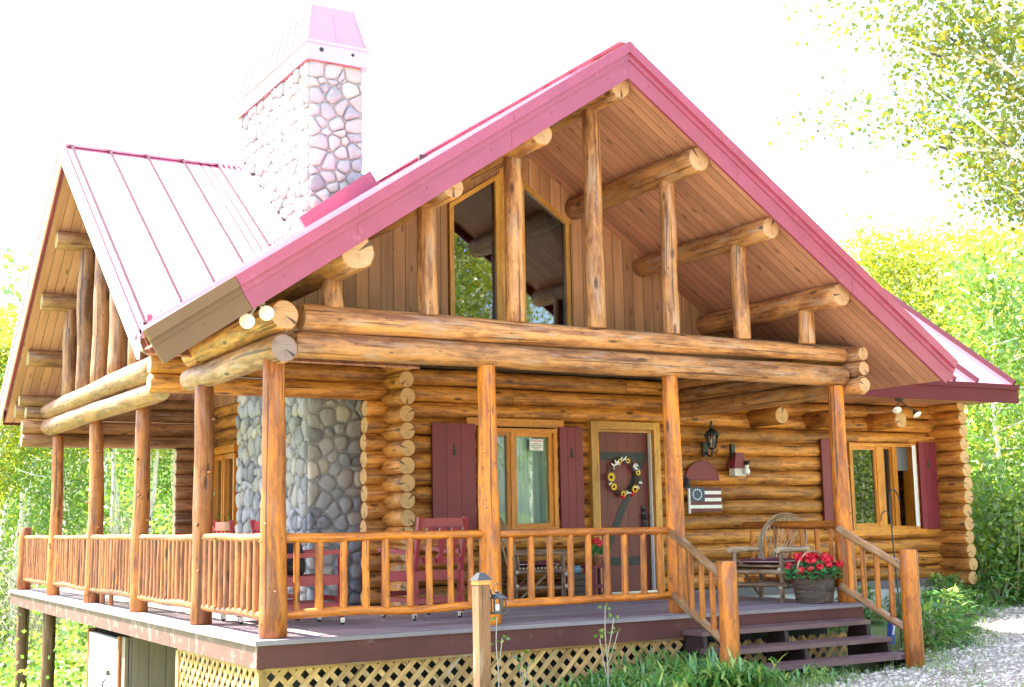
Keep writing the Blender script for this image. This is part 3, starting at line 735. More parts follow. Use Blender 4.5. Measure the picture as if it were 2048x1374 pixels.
# ---- chimney of river stone
def clip(poly, a, b, c):
    out = []
    for i in range(len(poly)):
        p, q = poly[i], poly[(i+1) % len(poly)]
        dp = a*p[0]+b*p[1]-c; dq = a*q[0]+b*q[1]-c
        if dp <= 0: out.append(p)
        if dp*dq < 0:
            t = dp/(dp-dq); out.append((p[0]+(q[0]-p[0])*t, p[1]+(q[1]-p[1])*t))
    return out
def stones(mb, w_, h_, size, f3, seed, hmax=.052):
    rg = random.Random(seed); sx, sy = size
    nx, ny = max(1, round(w_/sx)), max(1, round(h_/sy)); S = []
    for j in range(ny):
        for i in range(nx):
            S.append(((i+.5+(.5 if j % 2 else 0)*.6-.15+rg.uniform(-.36,.36))*w_/nx, (j+.5+rg.uniform(-.36,.36))*h_/ny))
    Wt = [rg.uniform(-.42, .42)*sx*sy for _ in S]
    def cell(k):
        x, y = S[k]; P = [(0,0),(w_,0),(w_,h_),(0,h_)]
        for m_, (x2, y2) in enumerate(S):
            if m_ == k or abs(x2-x) > 3*sx or abs(y2-y) > 3*sy: continue
            a, b_ = x2-x, y2-y; P = clip(P, a, b_, a*(x+x2)/2+b_*(y+y2)/2+(Wt[k]-Wt[m_])/2)
            if len(P) < 3: return []
        return P
    for it in range(1):
        C = [cell(k) for k in range(len(S))]
        S = [((S[k][0]*.5+.5*sum(p[0] for p in c)/len(c)), (S[k][1]*.5+.5*sum(p[1] for p in c)/len(c))) if len(c) > 2 else S[k] for k, c in enumerate(C)]
    for k in range(len(S)):
        P = cell(k)
        if len(P) < 3: continue
        cx = sum(p[0] for p in P)/len(P); cy = sum(p[1] for p in P)/len(P)
        gap = rg.uniform(.004, .016)
        Q = []
        for p in P:
            d = math.hypot(p[0]-cx, p[1]-cy); s_ = max(.3, (d-gap)/d) if d > 0 else 1; Q.append((cx+(p[0]-cx)*s_, cy+(p[1]-cy)*s_))
        for cq in (.80, .75):
            Z = []
            for i in range(len(Q)):
                a, b_ = Q[i], Q[(i+1) % len(Q)]
                Z += [(a[0]*cq+b_[0]*(1-cq), a[1]*cq+b_[1]*(1-cq)), (a[0]*(1-cq)+b_[0]*cq, a[1]*(1-cq)+b_[1]*cq)]
            Q = Z
        hh = hmax*rg.uniform(.55, 1.15); tx, ty = rg.uniform(-.25,.25), rg.uniform(-.25,.25); n_ = len(Q); V_ = []; sd = rg.random()*90
        for (sc, hz) in ((1.0,-.05),(1.0,.30),(.93,.66),(.74,.93),(.40,1.03)):
            for q in Q:
                u = cx+(q[0]-cx)*sc; v_ = cy+(q[1]-cy)*sc
                V_.append(f3(u, v_, hh*hz*(1+tx*(u-cx)/sx+ty*(v_-cy)/sy+.25*noise.noise(Vector((u*9, v_*9, sd))))))
        V_.append(f3(cx, cy, hh*1.04)); F = []; U = []
        for a in range(4):
            for i in range(n_):
                j = (i+1) % n_; F.append((a*n_+i, a*n_+j, (a+1)*n_+j, (a+1)*n_+i)); U.append([(0,0)]*4)
        for i in range(n_): F.append((4*n_+i, 4*n_+(i+1) % n_, 5*n_)); U.append([(0,0)]*3)
        mb.add(V_, F, U, (rg.random(), 0, rg.random()), True)
CX0, CX1, CY0, CY1 = 1.99, 2.68, 4.0, 6.58
m = MB(); m.bx(CX0, CX1, CY0, CY1, -.3, 6.66); ch = part('chimney', m, MORTAR)
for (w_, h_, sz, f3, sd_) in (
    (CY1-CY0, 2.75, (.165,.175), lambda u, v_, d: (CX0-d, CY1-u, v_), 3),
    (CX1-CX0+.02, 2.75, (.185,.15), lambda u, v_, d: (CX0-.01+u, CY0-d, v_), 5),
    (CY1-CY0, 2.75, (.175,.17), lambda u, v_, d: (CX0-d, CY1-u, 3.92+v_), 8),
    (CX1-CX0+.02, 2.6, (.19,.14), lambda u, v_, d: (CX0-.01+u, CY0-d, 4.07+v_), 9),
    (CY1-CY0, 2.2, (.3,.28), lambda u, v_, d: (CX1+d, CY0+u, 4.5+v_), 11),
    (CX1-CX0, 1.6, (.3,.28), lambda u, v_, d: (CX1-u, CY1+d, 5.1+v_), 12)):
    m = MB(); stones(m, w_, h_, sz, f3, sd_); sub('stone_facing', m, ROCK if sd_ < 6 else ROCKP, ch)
# metal chimney hat
m = MB(); a = .075; z0, z1 = 6.66, 6.88
m.bx(CX0-a, CX1+a, CY0-a, CY1+a, z0, z1); m.bx(CX0-a-.015, CX1+a+.015, CY0-a-.015, CY1+a+.015, z1-.005, z1+.03)
i_ = .07; zt2 = 7.46
lo = [(CX0-a+.03, CY0-a+.03, z1+.03), (CX1+a-.03, CY0-a+.03, z1+.03), (CX1+a-.03, CY1+a-.03, z1+.03), (CX0-a+.03, CY1+a-.03, z1+.03)]
hi = [(CX0+i_, CY0+i_+.05, zt2), (CX1-i_, CY0+i_+.05, zt2), (CX1-i_, CY1-i_-.05, zt2), (CX0+i_, CY1-i_-.05, zt2)]
m.hexa(lo+hi)
def onface(i, j, t):
    p0 = Vector(lo[i]).lerp(Vector(lo[j]), t); p1 = Vector(hi[i]).lerp(Vector(hi[j]), t); return p0, p1
for t in [k/9 for k in range(10)]:
    p, q = onface(0, 3, t); m.bar(p, q, .02, .03, up=(-1,0,.3))
for t in (.0, .5, 1.0):
    p, q = onface(0, 1, t); m.bar(p, q, .02, .03, up=(0,-1,.3))
sub('metal_hat', m, ROOF, ch)
for rr, xx in ((.03, CX0+.12), (.022, CX1-.15)):
    m = MB(); m.lathe([(0,-.004),(rr,-.004),(rr,.02)], (xx, CY0-a-.001, 6.80), 12, axis='y'); sub('vent_hole', m, DARK, ch)
# flashing where the chimney meets the roofs
m = MB()
m.bar((CX0-.09, CY0+.05, zm(CY0+.05)+.07), (CX0-.09, CY1-.02, zm(CY1-.02)+.07), .05, .10)
for k in range(4):
    xx = CX0-.16-.075*k; m.bar((xx, max(YE, yv(xx))+.05, zm(max(YE, yv(xx))+.05)+.02), (xx, YM-.1, zm(YM-.1)+.02), .03, .045)
sub('flashing', m, ROOF, ch)
m = MB(); m.bar((1.80, 3.72, zf(1.80)+.08), (2.72, 3.72, zf(2.72)+.14), .06, .20); m.bx(1.86, 2.74, 3.74, 3.96, zf(1.8)-.1, zf(1.86)+.02); sub('flashing', m, ROOFT, ch)

# ---- storage room under the deck
m = MB(); m.bx(.16, 2.6, 4.9, 4.95, -3.4, -.3, grain=(0,0,1)); m.bx(.12, .17, 4.9, 5.05, -3.4, -.3, grain=(0,0,1)); m.bx(.16, 2.6, 6.70, 6.75, -3.4, -.3, grain=(0,0,1)); m.bx(2.6, 2.65, 4.9, 6.75, -3.4, -.3, grain=(0,0,1))
part('shed_wall', m, SHEDB)
m = MB(); m.bx(.115, .165, 5.15, 6.65, -3.3, -.34, grain=(0,0,1))
frame2 = [(.10,.115,5.15,5.3,-3.3,-.34),(.10,.115,6.5,6.65,-3.3,-.34),(.10,.115,5.3,6.5,-.5,-.34),(.10,.115,5.3,6.5,-1.75,-1.6)]
for q in frame2: m.bx(*q)
sd_ = part('shed_door', m, DOORW, 'peeling white door under the deck')
m = MB(); m.bx(.07,.10,5.52,5.60,-.78,-.72); m.tube(bez([(.07,5.55,-.82),(.03,5.55,-.86),(.03,5.56,-.98),(.09,5.56,-1.02)],4), .012, 6); sub('latch', m, BLACK, sd_)
for y0 in (5.06, 6.66):
    m = MB(); m.bx(.09, .16, y0, y0+.08, -3.3, -.3, grain=(0,0,1)); part('shed_door_post', m, REDW)
# ------------------------------------------------------------------ porch deck
DEND = 12.05
deck = thing('porch_deck', 'wrap-around wooden porch deck with worn mauve boards and brown edge boards', 'deck', (3.4, 1.7, -.6))
m = MB()
m.bx(-.03, 6.87, -.03, 3.6, -.04, 0, grain=(1,0,0)); part2 = m.build('deck_floor', DECK, deck)
m = MB(); m.bx(-.03, 2.9, 3.602, DEND, -.04, 0, grain=(0,1,0)); m.build('deck_floor', DECK, deck)
m = MB(); m.bx(.004, 6.86, -.006, .03, -.228, -.042, grain=(1,0,0)); m.bx(6.83, 6.86, .03, 3.4, -.228, -.042, grain=(0,1,0))
m.build('fascia', FASC, deck)
m = MB()
for (a, b_) in ((0, 2.6), (2.603, 5.2), (5.203, 8.3), (8.303, DEND-.02)): m.bx(-.006, .03, a+.004, b_, -.228, -.042, grain=(0,1,0))
m.build('fascia', FASCS, deck, label='sun-bleached pinkish side board of the deck')
m = MB(); m.bx(.05, 6.7, .14, 3.3, -.22, -.05); m.bx(.05, 2.6, 3.3, 11.9, -.2, -.05); m.build('joist_frame', plain('dark_joist', (.06,.045,.035), .8), deck)
m = MB(); m.bx(.62, 6.75, .45, .48, -1.4, -.05); m.build('added_light_block', DARK, deck)  # added dark board behind the lattice, blocks light so its gaps go black
m = MB(); m.bx(.58, .61, .45, 2.4, -1.6, -.05); m.build('added_light_block', DARK, deck)  # same added light block behind the side lattice
def lattice(p0, ux, uz, w_, h_, sp=.147, t=.048, off=(0,-1,0), mats=LATT):
    """diagonal lattice strips clipped to a w x h panel"""
    m = MB(); p0 = vec(p0); ux = vec(ux); o = vec(off)
    def seg(sgn, c, lay):
        # line: z = sgn*(x-c)
        P = []
        for x in (0, w_): 
            z = sgn*(x-c)
            if 0 <= z <= h_: P.append((x, z))
        for z in (0, h_):
            x = c+sgn*z
            if 0 < x < w_: P.append((x, z))
        if len(P) >= 2:
            a, b_ = P[0], P[-1] if len(P) == 2 else max(P[1:], key=lambda q: (q[0]-P[0][0])**2)
            if math.hypot(a[0]-b_[0], a[1]-b_[1]) > .06:
                A = p0+ux*a[0]+Vector((0,0,a[1]))+o*lay; B = p0+ux*b_[0]+Vector((0,0,b_[1]))+o*lay
                m.bar(A, B, t, .007, up=o)
    c = -h_-.1
    while c < w_+h_+.1:
        seg(1, c, .010); seg(-1, c+.03, .002); c += sp*1.414*.72
    return m
m = lattice((.08, .10, -1.22), (1,0,0), None, 4.35, .97); m.bx(.02, 4.45, .075, .115, -.258, -.229, grain=(1,0,0)); m.bx(.03, .10, .07, .11, -1.3, -.259, grain=(0,0,1)); m.build('lattice_panel', LATT, deck)
m = lattice((4.5, .12, -1.0), (1,0,0), None, 2.3, .68); m.build('lattice_panel', LATT, deck)
m = lattice((.06, 2.42, -1.22), (0,-1,0), None, 2.34, .97, off=(-1,0,0)); m.bx(.03, .08, .06, 2.45, -.258, -.229, grain=(0,1,0)); m.bx(.03, .08, 2.42, 2.50, -1.6, -.259, grain=(0,0,1)); m.bx(.02, .028, .04, .12, -1.6, -.259, grain=(0,0,1)); m.build('lattice_panel', LATT, deck)
for (x, y) in ((.16, 9.6), (.16, 11.75), (2.2, 11.75)):
    m = MB(); m.log((x, y, -3.6), (x, y, -.229), .10, .09, seg=14, wob=.06); m.build('support_post', GREYPOST, deck)

# ------------------------------------------------------------------ steps
st = thing('porch_steps', 'three open brown wooden steps leading up to the porch', 'steps', (5.4, -.4, -.62))
for (z, y0, y1, x1) in ((-.155, -.30, 0.0, 6.66), (-.315, -.585, -.27, 6.66), (-.465, -.875, -.555, 6.70)):
    m = MB(); m.bx(4.38, x1, y0, (y0+y1)/2-.003, z-.045, z, grain=(1,0,0)); m.bx(4.38, x1, (y0+y1)/2+.003, y1-.004, z-.045, z, grain=(1,0,0)); m.build('tread', TREAD, st)
for x in (4.40, 5.45, 6.6):
    m = MB(); m.prism([(x,0,-.34), (x,-.04,-.205), (x,-.29,-.205), (x,-.31,-.365), (x,-.57,-.365), (x,-.59,-.512), (x,-.85,-.512), (x,-.87,-.75), (x,-.5,-.75), (x,0,-.62)], (.05,0,0), (0,1,.5)); m.build('stringer', STRING, st)

# ------------------------------------------------------------------ railings
def railing(name, label, p0, p1, n, top, bot, mat, r_top=.038, r_bal=.03, group=None, e0=.0, zshift=None, cut=1.0):
    p0 = vec(p0); p1 = vec(p1); d = (p1-p0)
    t = thing('porch_railing', label, 'railing', ((p0+p1)/2)[:], 0, group)
    def P(q, z): return (p0.x+d.x*q, p0.y+d.y*q, p0.z+d.z*q+z)
    m = MB(); m.log(P(0, top), P(1, top), r_top*1.08, r_top, seg=12, wob=.08, bend=.02); m.build('top_rail', mat, t)
    m = MB(); m.log(P(0, bot), P(1, bot), r_top*1.05, r_top*.95, seg=12, wob=.1, bend=.03); m.build('bottom_rail', mat, t)
    for i in range(n):
        q = (i+.62+rng.uniform(-.07, .07))/(n+.25); rr = r_bal*rng.uniform(.88, 1.12); j = rng.uniform(-.006, .006)
        m = MB(); a = P(q, bot+.02); b_ = P(q+j/max(.5, d.length), top-.02)
        m.log(a, b_, rr, rr*.93, seg=9, n=5, wob=.07, bend=.008, cham=0); m.build('baluster', mat, t)
    return t
railing('f', 'orange log railing along the front deck edge before the two red chairs', (.28, .2, 0), (2.24, .2, 0), 9, .83, .185, RAIL, r_bal=.033)
railing('f', 'orange log railing in front of the cabin door and left willow chair', (2.40, .2, 0), (4.42, .2, 0), 9, .825, .18, RAIL, r_bal=.033)
ys = (.28, 2.10, 4.52, 6.97, 9.42, 11.8)
labs = ('red-brown log railing nearest the front corner post on the left deck', 'red-brown log railing second from the front corner on the left deck', 'red-brown log railing at the middle of the left deck with two long balusters below',
        'red-brown log railing fourth from the front corner on the left deck', 'red-brown log railing farthest back on the left deck')
for i in range(5):
    t = railing('s', labs[i], (.18, ys[i]+(.0 if i == 0 else .16), 0), (.18, ys[i+1], 0), (11, 15, 15, 15, 15)[i], .835, .17, REDW, r_bal=.042)
    if i == 2:
        for q in (5.9, 6.35):
            m = MB(); m.log((.18, q, .02), (.18, q, .8), .032, seg=9); m.build('baluster', REDW, t)
    if i == 4:
        m = MB(); m.log((.18, 11.9, 0), (.18, 11.9, 1.0), .11, .10, seg=14); m.build('end_post', REDW, t)
t = railing('r', 'dark-topped log railing at the right end of the porch behind the willow chair', (6.85, .3, 0), (6.85, 1.9, 0), 7, .85, .2, RAIL, r_top=.045, r_bal=.028)
def stair_rail(label, x, px, py, ztop, zbase):
    t = thing('stair_railing', label, 'stair railing', (x, -.4, -.4))
    a = Vector((x+.02, .12, .80)); b_ = Vector((px, py+.07, .40)); d = b_-a
    m = MB(); m.log(a, b_, .042, .04, seg=12, wob=.06, bend=.01); m.build('top_rail', WILL2, t)
    m = MB(); m.log(a+Vector((0,0,-.62)), b_+Vector((0,0,-.62)), .042, .04, seg=12, wob=.06, bend=.01); m.build('bottom_rail', WILL2, t)
    for i in range(4):
        q = (i+.75)/4.7; c = a+d*q
        m = MB(); m.log(c+Vector((0,0,-.61)), c+Vector((0,0,-.01)), .03, .029, seg=9, n=4, wob=.08, cham=0); m.build('baluster', RAIL, t)
    m = MB(); m.log((px, py, zbase), (px, py, ztop), .098, .09, seg=18, wob=.05, bend=.01); m.build('newel_post', POST, t)
WILL2 = wood('weathered_handrail_wood', (.50,.27,.11), (.30,.14,.06), rough=.45, coat=.25, grey=(.46,.35,.27), gamt=.5)
stair_rail('sloping log stair railing on the left of the steps with orange newel post', 4.36, 4.27, -.85, .535, -.72)
stair_rail('sloping log stair railing on the right of the steps with brown newel post', 6.66, 6.60, -.93, .585, -.60)

# ------------------------------------------------------------------ red chairs on castors
def red_chair(label, loc, rz, dent=False, group='red wooden porch chairs'):
    t = thing('red_armchair', label, 'chair', loc, rz, group); W, Dp = .27, .29
    B = lambda name, mb, mt=CHAIR: mb.build(name, mt, t, local=True)
    for s in (-1, 1):
        m = MB(); m.bar((s*W, -Dp, .07), (s*W, -Dp, .47), .05, .055, up=(0,1,0)); m.bar((s*W, -Dp, .46), (s*W, -Dp-.10, 1.0), .042, .042, up=(0,1,0)); B('back_post', m)
        m = MB(); m.bar((s*W, Dp, .07), (s*W, Dp, .66), .048, .048, up=(0,1,0)); B('front_leg', m)
        m = MB(); pts = [(s*W, -Dp-.02, .66), (s*W, -.08, .655), (s*W, .1, .675), (s*W, Dp, .69), (s*W, Dp+.07, .675)]
        for a, b_ in zip(pts, pts[1:]): m.bar(a, b_, .065, .042)
        B('arm', m)
        m = MB(); m.bar((s*W, -Dp+.02, .42), (s*W, Dp-.02, .42), .03, .09); m.bar((s*W, -Dp+.02, .19), (s*W, Dp-.02, .19), .028, .045); B('side_stretcher', m)
    m = MB(); m.bar((-W+.02, -Dp-.088, .945), (W-.02, -Dp-.088, .945), .026, .085)
    if dent:
        for k in range(9): m.box((-W+.06+k*(2*W-.12)/8, -Dp-.078, .855), (.03,.03,.06))
    B('top_rail', m)
    m = MB(); m.bar((-W+.02, -Dp-.005, .43), (W-.02, -Dp-.005, .43), .03, .09); m.bar((-W+.02, -Dp-.015, .57), (W-.02, -Dp-.015, .57), .025, .06); m.bar((-W+.02, -Dp, .19), (W-.02, -Dp, .19), .03, .06); B('back_stretcher', m)
    m = MB(); m.bar((-W+.02, Dp, .41), (W-.02, Dp, .41), .03, .08); m.bar((-W+.02, Dp, .24), (W-.02, Dp, .24), .03, .05); B('front_stretcher', m)
    for k in (-1, 0, 1):
        prof = [(.035,.55),(.045,.60),(.022,.64),(.03,.70),(.055,.78),(.05,.84),(.032,.90)]
        q = [(k*.145-a, -Dp-.02-(z-.5)*.17, z) for a, z in prof]+[(k*.145+a, -Dp-.02-(z-.5)*.17, z) for a, z in reversed(prof)]
        m = MB(); m.prism(q, (0,-.018,0), (0,0,1)); B('splat', m)
    m = MB(); n = 8
    for i in range(n):
        y0 = -Dp+.0+i*(2*Dp+.02)/n; y1 = -Dp+(i+1)*(2*Dp+.02)/n; z0 = .462-.022*math.sin(math.pi*i/n); z1 = .462-.022*math.sin(math.pi*(i+1)/n)
        m.hexa([(-W+.03,y0,z0-.025),(W-.03,y0,z0-.025),(W-.03,y1,z1-.025),(-W+.03,y1,z1-.025),(-W+.03,y0,z0),(W-.03,y0,z0),(W-.03,y1,z1),(-W+.03,y1,z1)], (.3,0,.5), (1,0,0))
    B('seat', m)
    for sx in (-1, 1):
        for sy in (-1, 1):
            m = MB(); x, y = sx*W, sy*Dp
            m.lathe([(0,.075),(.022,.075),(.022,.066),(0,.066)], (x, y, 0), 10); m.bx(x-.016, x-.011, y-.01, y+.035, .02, .066); m.bx(x+.011, x+.016, y-.01, y+.035, .02, .066); c = B('castor', m, CHROME)
            m = MB(); m.lathe([(0,-.009),(.02,-.009),(.026,-.006),(.026,.006),(.02,.009),(0,.009)], (x, y+.016, .026), 14, axis='x'); sub('wheel', m, BLACK, c)
    return t
red_chair('red wooden armchair on castors in side view with a black pillow on its seat', (.92, 1.42, 0), R(-88))
red_chair('red wooden armchair on castors seen from behind beside the second front post', (2.2, 1.40, 0), R(6))
red_chair('red wooden chair with a toothed top rail behind the left deck railing', (.78, 2.22, 0), R(-90), dent=True)
# black pillow leaning in the side-view chair
m = MB(); n = 8; pts = []; F = []; U = []
for sd in (1, -1):
    for i in range(n+1):
        for j in range(n+1):
            u, v_ = i/n*2-1, j/n*2-1; b_ = ((1-u**4)*(1-v_**4))**.5*.085; pts.append(((u*.21*(1-.06*v_*v_)), sd*b_, v_*.21*(1-.06*u*u)))
q = (n+1)**2
for s_ in (0, 1):
    for i in range(n):
        for j in range(n):
            a = s_*q+i*(n+1)+j; f_ = (a, a+n+1, a+n+2, a+1); F.append(f_ if s_ else f_[::-1]); U.append([(0,0)]*4)
m.add([Matrix.Rotation(R(14), 3, 'X') @ Vector(p) for p in pts], F, U, (.5,0,.5), True)
for k in range(26):
    i_, j_ = rng.uniform(-.8,.8), rng.uniform(-.8,.8); b_ = ((1-i_**4)*(1-j_**4))**.5*.085
    for s_ in (1, -1): m.box(Matrix.Rotation(R(14), 3, 'X') @ Vector((i_*.2, s_*b_, j_*.2)), (.008,.006,.008), mi=1)
pil = m.build('pillow', [PILLOW, plain('pillow_dot', (.3,.25,.2), .8)]); pil.location = (.80, 1.40, .665); pil.rotation_euler = (0, 0, R(-88)); tag(pil, 'black dotted pillow standing against the back of the red chair', 'pillow')

# ------------------------------------------------------------------ bent willow chairs
def willow_chair(label, loc, rz, twig):
    t = thing('willow_armchair', label, 'chair', loc, rz, 'bent willow chairs'); W, Dp = .30, .29
    B = lambda name, mb, mt: mb.build(name, mt, t, local=True)
    for s in (-1, 1):
        m = MB(); m.log((s*W, Dp, 0), (s*W, Dp, .56), .03, .027, seg=10, wob=.1, bend=.03); B('front_leg', m, WILLOW)
        m = MB(); m.log((s*W, -Dp, 0), (s*(W-.02), -Dp-.02, .6), .028, .026, seg=10, wob=.1, bend=.03); B('back_leg', m, WILLOW)
        m = MB(); m.log((s*(W+.01), -Dp-.05, .575), (s*(W+.01), Dp+.09, .575), .032, .036, seg=10, wob=.1, bend=.02); B('arm', m, TWIG if twig else WILLOW)
        m = MB(); m.log((s*W, -Dp-.04, .36), (s*W, Dp+.05, .36), .028, seg=10, wob=.1); m.log((s*W, -Dp-.03, .17), (s*W, Dp+.04, .17), .024, seg=10, wob=.1); m.log((s*W, -Dp+.05, .05), (s*W, Dp-.05, .45), .015, seg=8); B('side_stretcher', m, WILLOW)
    m = MB()
    for z, y in ((.33, Dp+.02), (.19, Dp+.02), (.36, -Dp), (.2, -Dp)): m.log((-W-.06, y, z), (W+.06, y, z), .026, seg=10, wob=.12, bend=.02)
    B('cross_stretcher', m, WILLOW)
    m = MB()
    for i in range(13): m.log((-W, -Dp+.05+i*.045, .40+.008*math.sin(i)), (W, -Dp+.05+i*.045, .40), .014, seg=7, n=3)
    B('seat', m, WILLOW)
    def hoop(a, top, y):
        return bez([(-a*.74, y+.02, .36), (-a*.98, y-.03, .58), (-a*.92, y-.10, .78), (-a*.5, y-.15, top-.035), (0, y-.16, top), (a*.5, y-.15, top-.035), (a*.92, y-.10, .78), (a*.98, y-.03, .58), (a*.74, y+.02, .36)], 5)
    m = MB()
    for a, tp in ((.31, .985), (.285, .955), (.262, .93)): m.tube(hoop(a, tp, -Dp+.04), .0115, 6)
    B('back_hoop', m, TWIG)
    for i in range(9):
        q = (i-4)/4; m = MB(); xt = q*.25; tp = .955-.10*q*q
        m.tube(bez([(q*.085, -Dp+.12, .42), (q*.13, -Dp+.06, .55), (q*.22, -Dp-.03, .75), (xt, -Dp-.11, tp)], 4), .0075, 5); B('spindle', m, TWIG)
    return t
def cushion(label, loc, rz):
    m = MB(); n = 10; pts = []; F = []; U = []
    for sd in (1, -1):
        for i in range(n+1):
            for j in range(n+1):
                u, v_ = i/n*2-1, j/n*2-1; b_ = ((1-u**6)*(1-v_**6))**.5*.032; pts.append((u*.27, v_*.26, sd*b_+.035))
    q = (n+1)**2
    for s_ in (0, 1):
        for i in range(n):
            for j in range(n):
                a = s_*q+i*(n+1)+j; f_ = (a, a+n+1, a+n+2, a+1); F.append(f_[::-1] if s_ else f_); U.append([(0,0)]*4)
    m.add(pts, F, U, (.5,0,.5), True)
    for k in range(36):
        u, v_ = rng.uniform(-.9,.9), rng.uniform(-.9,.9); m.box((u*.27, v_*.26, .035+((1-u**6)*(1-v_**6))**.5*.032), (.012,.012,.003), mi=1)
    m.tube([(x, y, .035) for x, y in ((-.265,-.255),(.265,-.255),(.265,.255),(-.265,.255),(-.265,-.255))], .006, 5, mi=1)
    c = m.build('seat_cushion', [CUSH, plain('cushion_dot', (.6,.5,.45), .8)]); c.location = loc; c.rotation_euler = (0,0,rz); tag(c, label, 'cushion')
def facing(dx, dy): return math.atan2(-dx, dy)
r1 = facing(.97, -.26); willow_chair('bent willow armchair with pale hoop back left of the door', (4.42, 2.92, 0), r1, False)
cushion('burgundy dotted cushion on the willow chair left of the door', (4.46, 2.91, .41), r1)
r2 = facing(-.945, -.33); willow_chair('bent willow armchair with pale arms at the right end of the porch', (6.50, 1.06, 0), r2, True)
cushion('burgundy cushion on the willow chair at the right end of the porch', (6.47, 1.05, .41), r2)

# ------------------------------------------------------------------ flower basket
bk = thing('flower_basket', 'round brown wicker basket with arched handle at the right porch post', 'basket', (6.50, .36, 0))
BB = lambda name, mb, mt: mb.build(name, mt, bk, local=True)
m = MB(); rg = random.Random(4)
for i in range(24):
    z = .012+i*.0128; rad = .195+.05*(z/.31)**.7
    m.tube([((rad+.008*math.sin(j*math.pi*5+i*math.pi)+.004*rg.uniform(-1,1))*math.cos(2*math.pi*j/40+i*.4), (rad+.008*math.sin(j*math.pi*5+i*math.pi)+.004*rg.uniform(-1,1))*.9*math.sin(2*math.pi*j/40+i*.4), z+rg.uniform(-.003,.003)) for j in range(41)], .0085, 5)
m.lathe([(0,.01),(.19,.01),(.235,.29),(0,.29)], (0,0,0), 20); BB('basket_body', m, BASKET)
m = MB(); m.tube(bez([(-.235,0,.26),(-.22,0,.42),(-.12,0,.53),(0,0,.565),(.12,0,.53),(.22,0,.42),(.235,0,.26)], 5), .013, 7); BB('basket_handle', m, TWIG)
gp = thing('geranium', 'bright red geraniums filling the wicker basket', 'flowers', (6.50, .36, .28))
m = MB()
for i in range(460):
    a = rg.uniform(0, 6.283); rad = .33*math.sqrt(rg.random()); z = .12*rg.random()+.06-(.25*rad if rad > .2 else 0)
    d = Vector((rg.uniform(-1,1), rg.uniform(-1,1), rg.uniform(-.3,.6))).normalized(); nn = Vector((rg.uniform(-.6,.6), rg.uniform(-1,.3), 1)).normalized()
    c = Vector((rad*math.cos(a), rad*.85*math.sin(a), z)); e = d.cross(nn).normalized(); f_ = nn.cross(e)
    k = 7; rr = rg.uniform(.022, .04); pts = [c+e*rr*math.cos(6.283*q/k)*(1 if q else .3)+f_*rr*math.sin(6.283*q/k) for q in range(k)]
    m.add(pts, [tuple(range(k))], [[(0,0)]*k], (rg.random(),0,rg.random()))
m.build('leaves', GREENL, gp, local=True)
def bloom(mb, c, rad, rg, n=26, petal=.016):
    for i in range(n):
        d = Vector((rg.gauss(0,1), rg.gauss(0,1), rg.gauss(0,.8)+.2)).normalized(); p = vec(c)+d*rad*rg.uniform(.6,1)
        e = d.orthogonal().normalized(); f_ = d.cross(e); k = 5
        mb.add([p+(e*math.cos(6.283*q/k)+f_*math.sin(6.283*q/k))*petal+d*.004*(q % 2) for q in range(k)], [tuple(range(k))], [[(0,0)]*k], (rg.random(),0,rg.random()))
for i in range(38):
    a = rg.uniform(0, 6.283); rad = .33*math.sqrt(rg.random()); m = MB(); bloom(m, (rad*math.cos(a), rad*.85*math.sin(a), .17+.07*rg.random()-(.1 if rad > .22 else 0)), .04, rg); m.build('bloom', REDF, gp, local=True)

# small stool with a potted flower by the door
t = thing('stool', 'small dark red wooden stool beside the door carrying a flower pot', 'stool', (5.45, 3.08, 0))
m = MB(); m.bx(-.14, .14, -.14, .14, .36, .39); m.build('seat', RED, t, local=True)
for sx in (-1, 1):
    for sy in (-1, 1):
        m = MB(); m.bar((sx*.12, sy*.12, 0), (sx*.1, sy*.1, .36), .04, .04); m.build('leg', RED, t, local=True)
m = MB(); m.bar((-.11,-.11,.14),(.11,-.11,.14),.02,.04); m.bar((-.11,.11,.14),(.11,.11,.14),.02,.04); m.build('stretcher', RED, t, local=True)
t = thing('potted_flower', 'red potted flower on the small stool beside the door', 'potted plant', (5.43, 3.02, .39))
m = MB(); m.lathe([(0,0),(.05,0),(.068,.10),(.076,.10),(.076,.125),(.06,.125),(.055,.09)], (0,0,0), 16); m.build('pot', TERRA, t, local=True)
m = MB()
for i in range(70):
    d = Vector((rg.uniform(-1,1), rg.uniform(-1,1), rg.uniform(.1,1.2))).normalized(); m.leaf(Vector((0,0,.11))+d*rg.uniform(.03,.14), d, Vector((rg.uniform(-1,1),-1,.4)).normalized(), .07, .05, (rg.random(),0,rg.random()))
m.build('leaves', GREENL, t, local=True)
for c in ((-.05,-.02,.29),(.03,-.03,.27),(0,0,.32),(-.02,-.05,.25)):
    m = MB(); bloom(m, c, .034, rg); m.build('bloom', REDF, t, local=True)
m = MB(); m.lathe([(0,0),(.06,0),(.075,.03),(.07,.09),(.055,.1),(.05,.08),(0,.08)], (0,0,0), 16)
o = m.build('glazed_bowl', BTEAL); o.location = (5.15, 3.1, .3); tag(o, 'small blue glazed bowl on the dark crate near the door', 'bowl')
m = MB()
for i in range(4): m.bx(-.15, .15, -.12, .12, .01+i*.073, .075+i*.073)
o = m.build('wooden_crate', plain('dark_crate_wood', (.07,.045,.03), .7)); o.location = (5.15, 3.1, 0); tag(o, 'low dark wooden crate against the log wall near the door', 'crate')

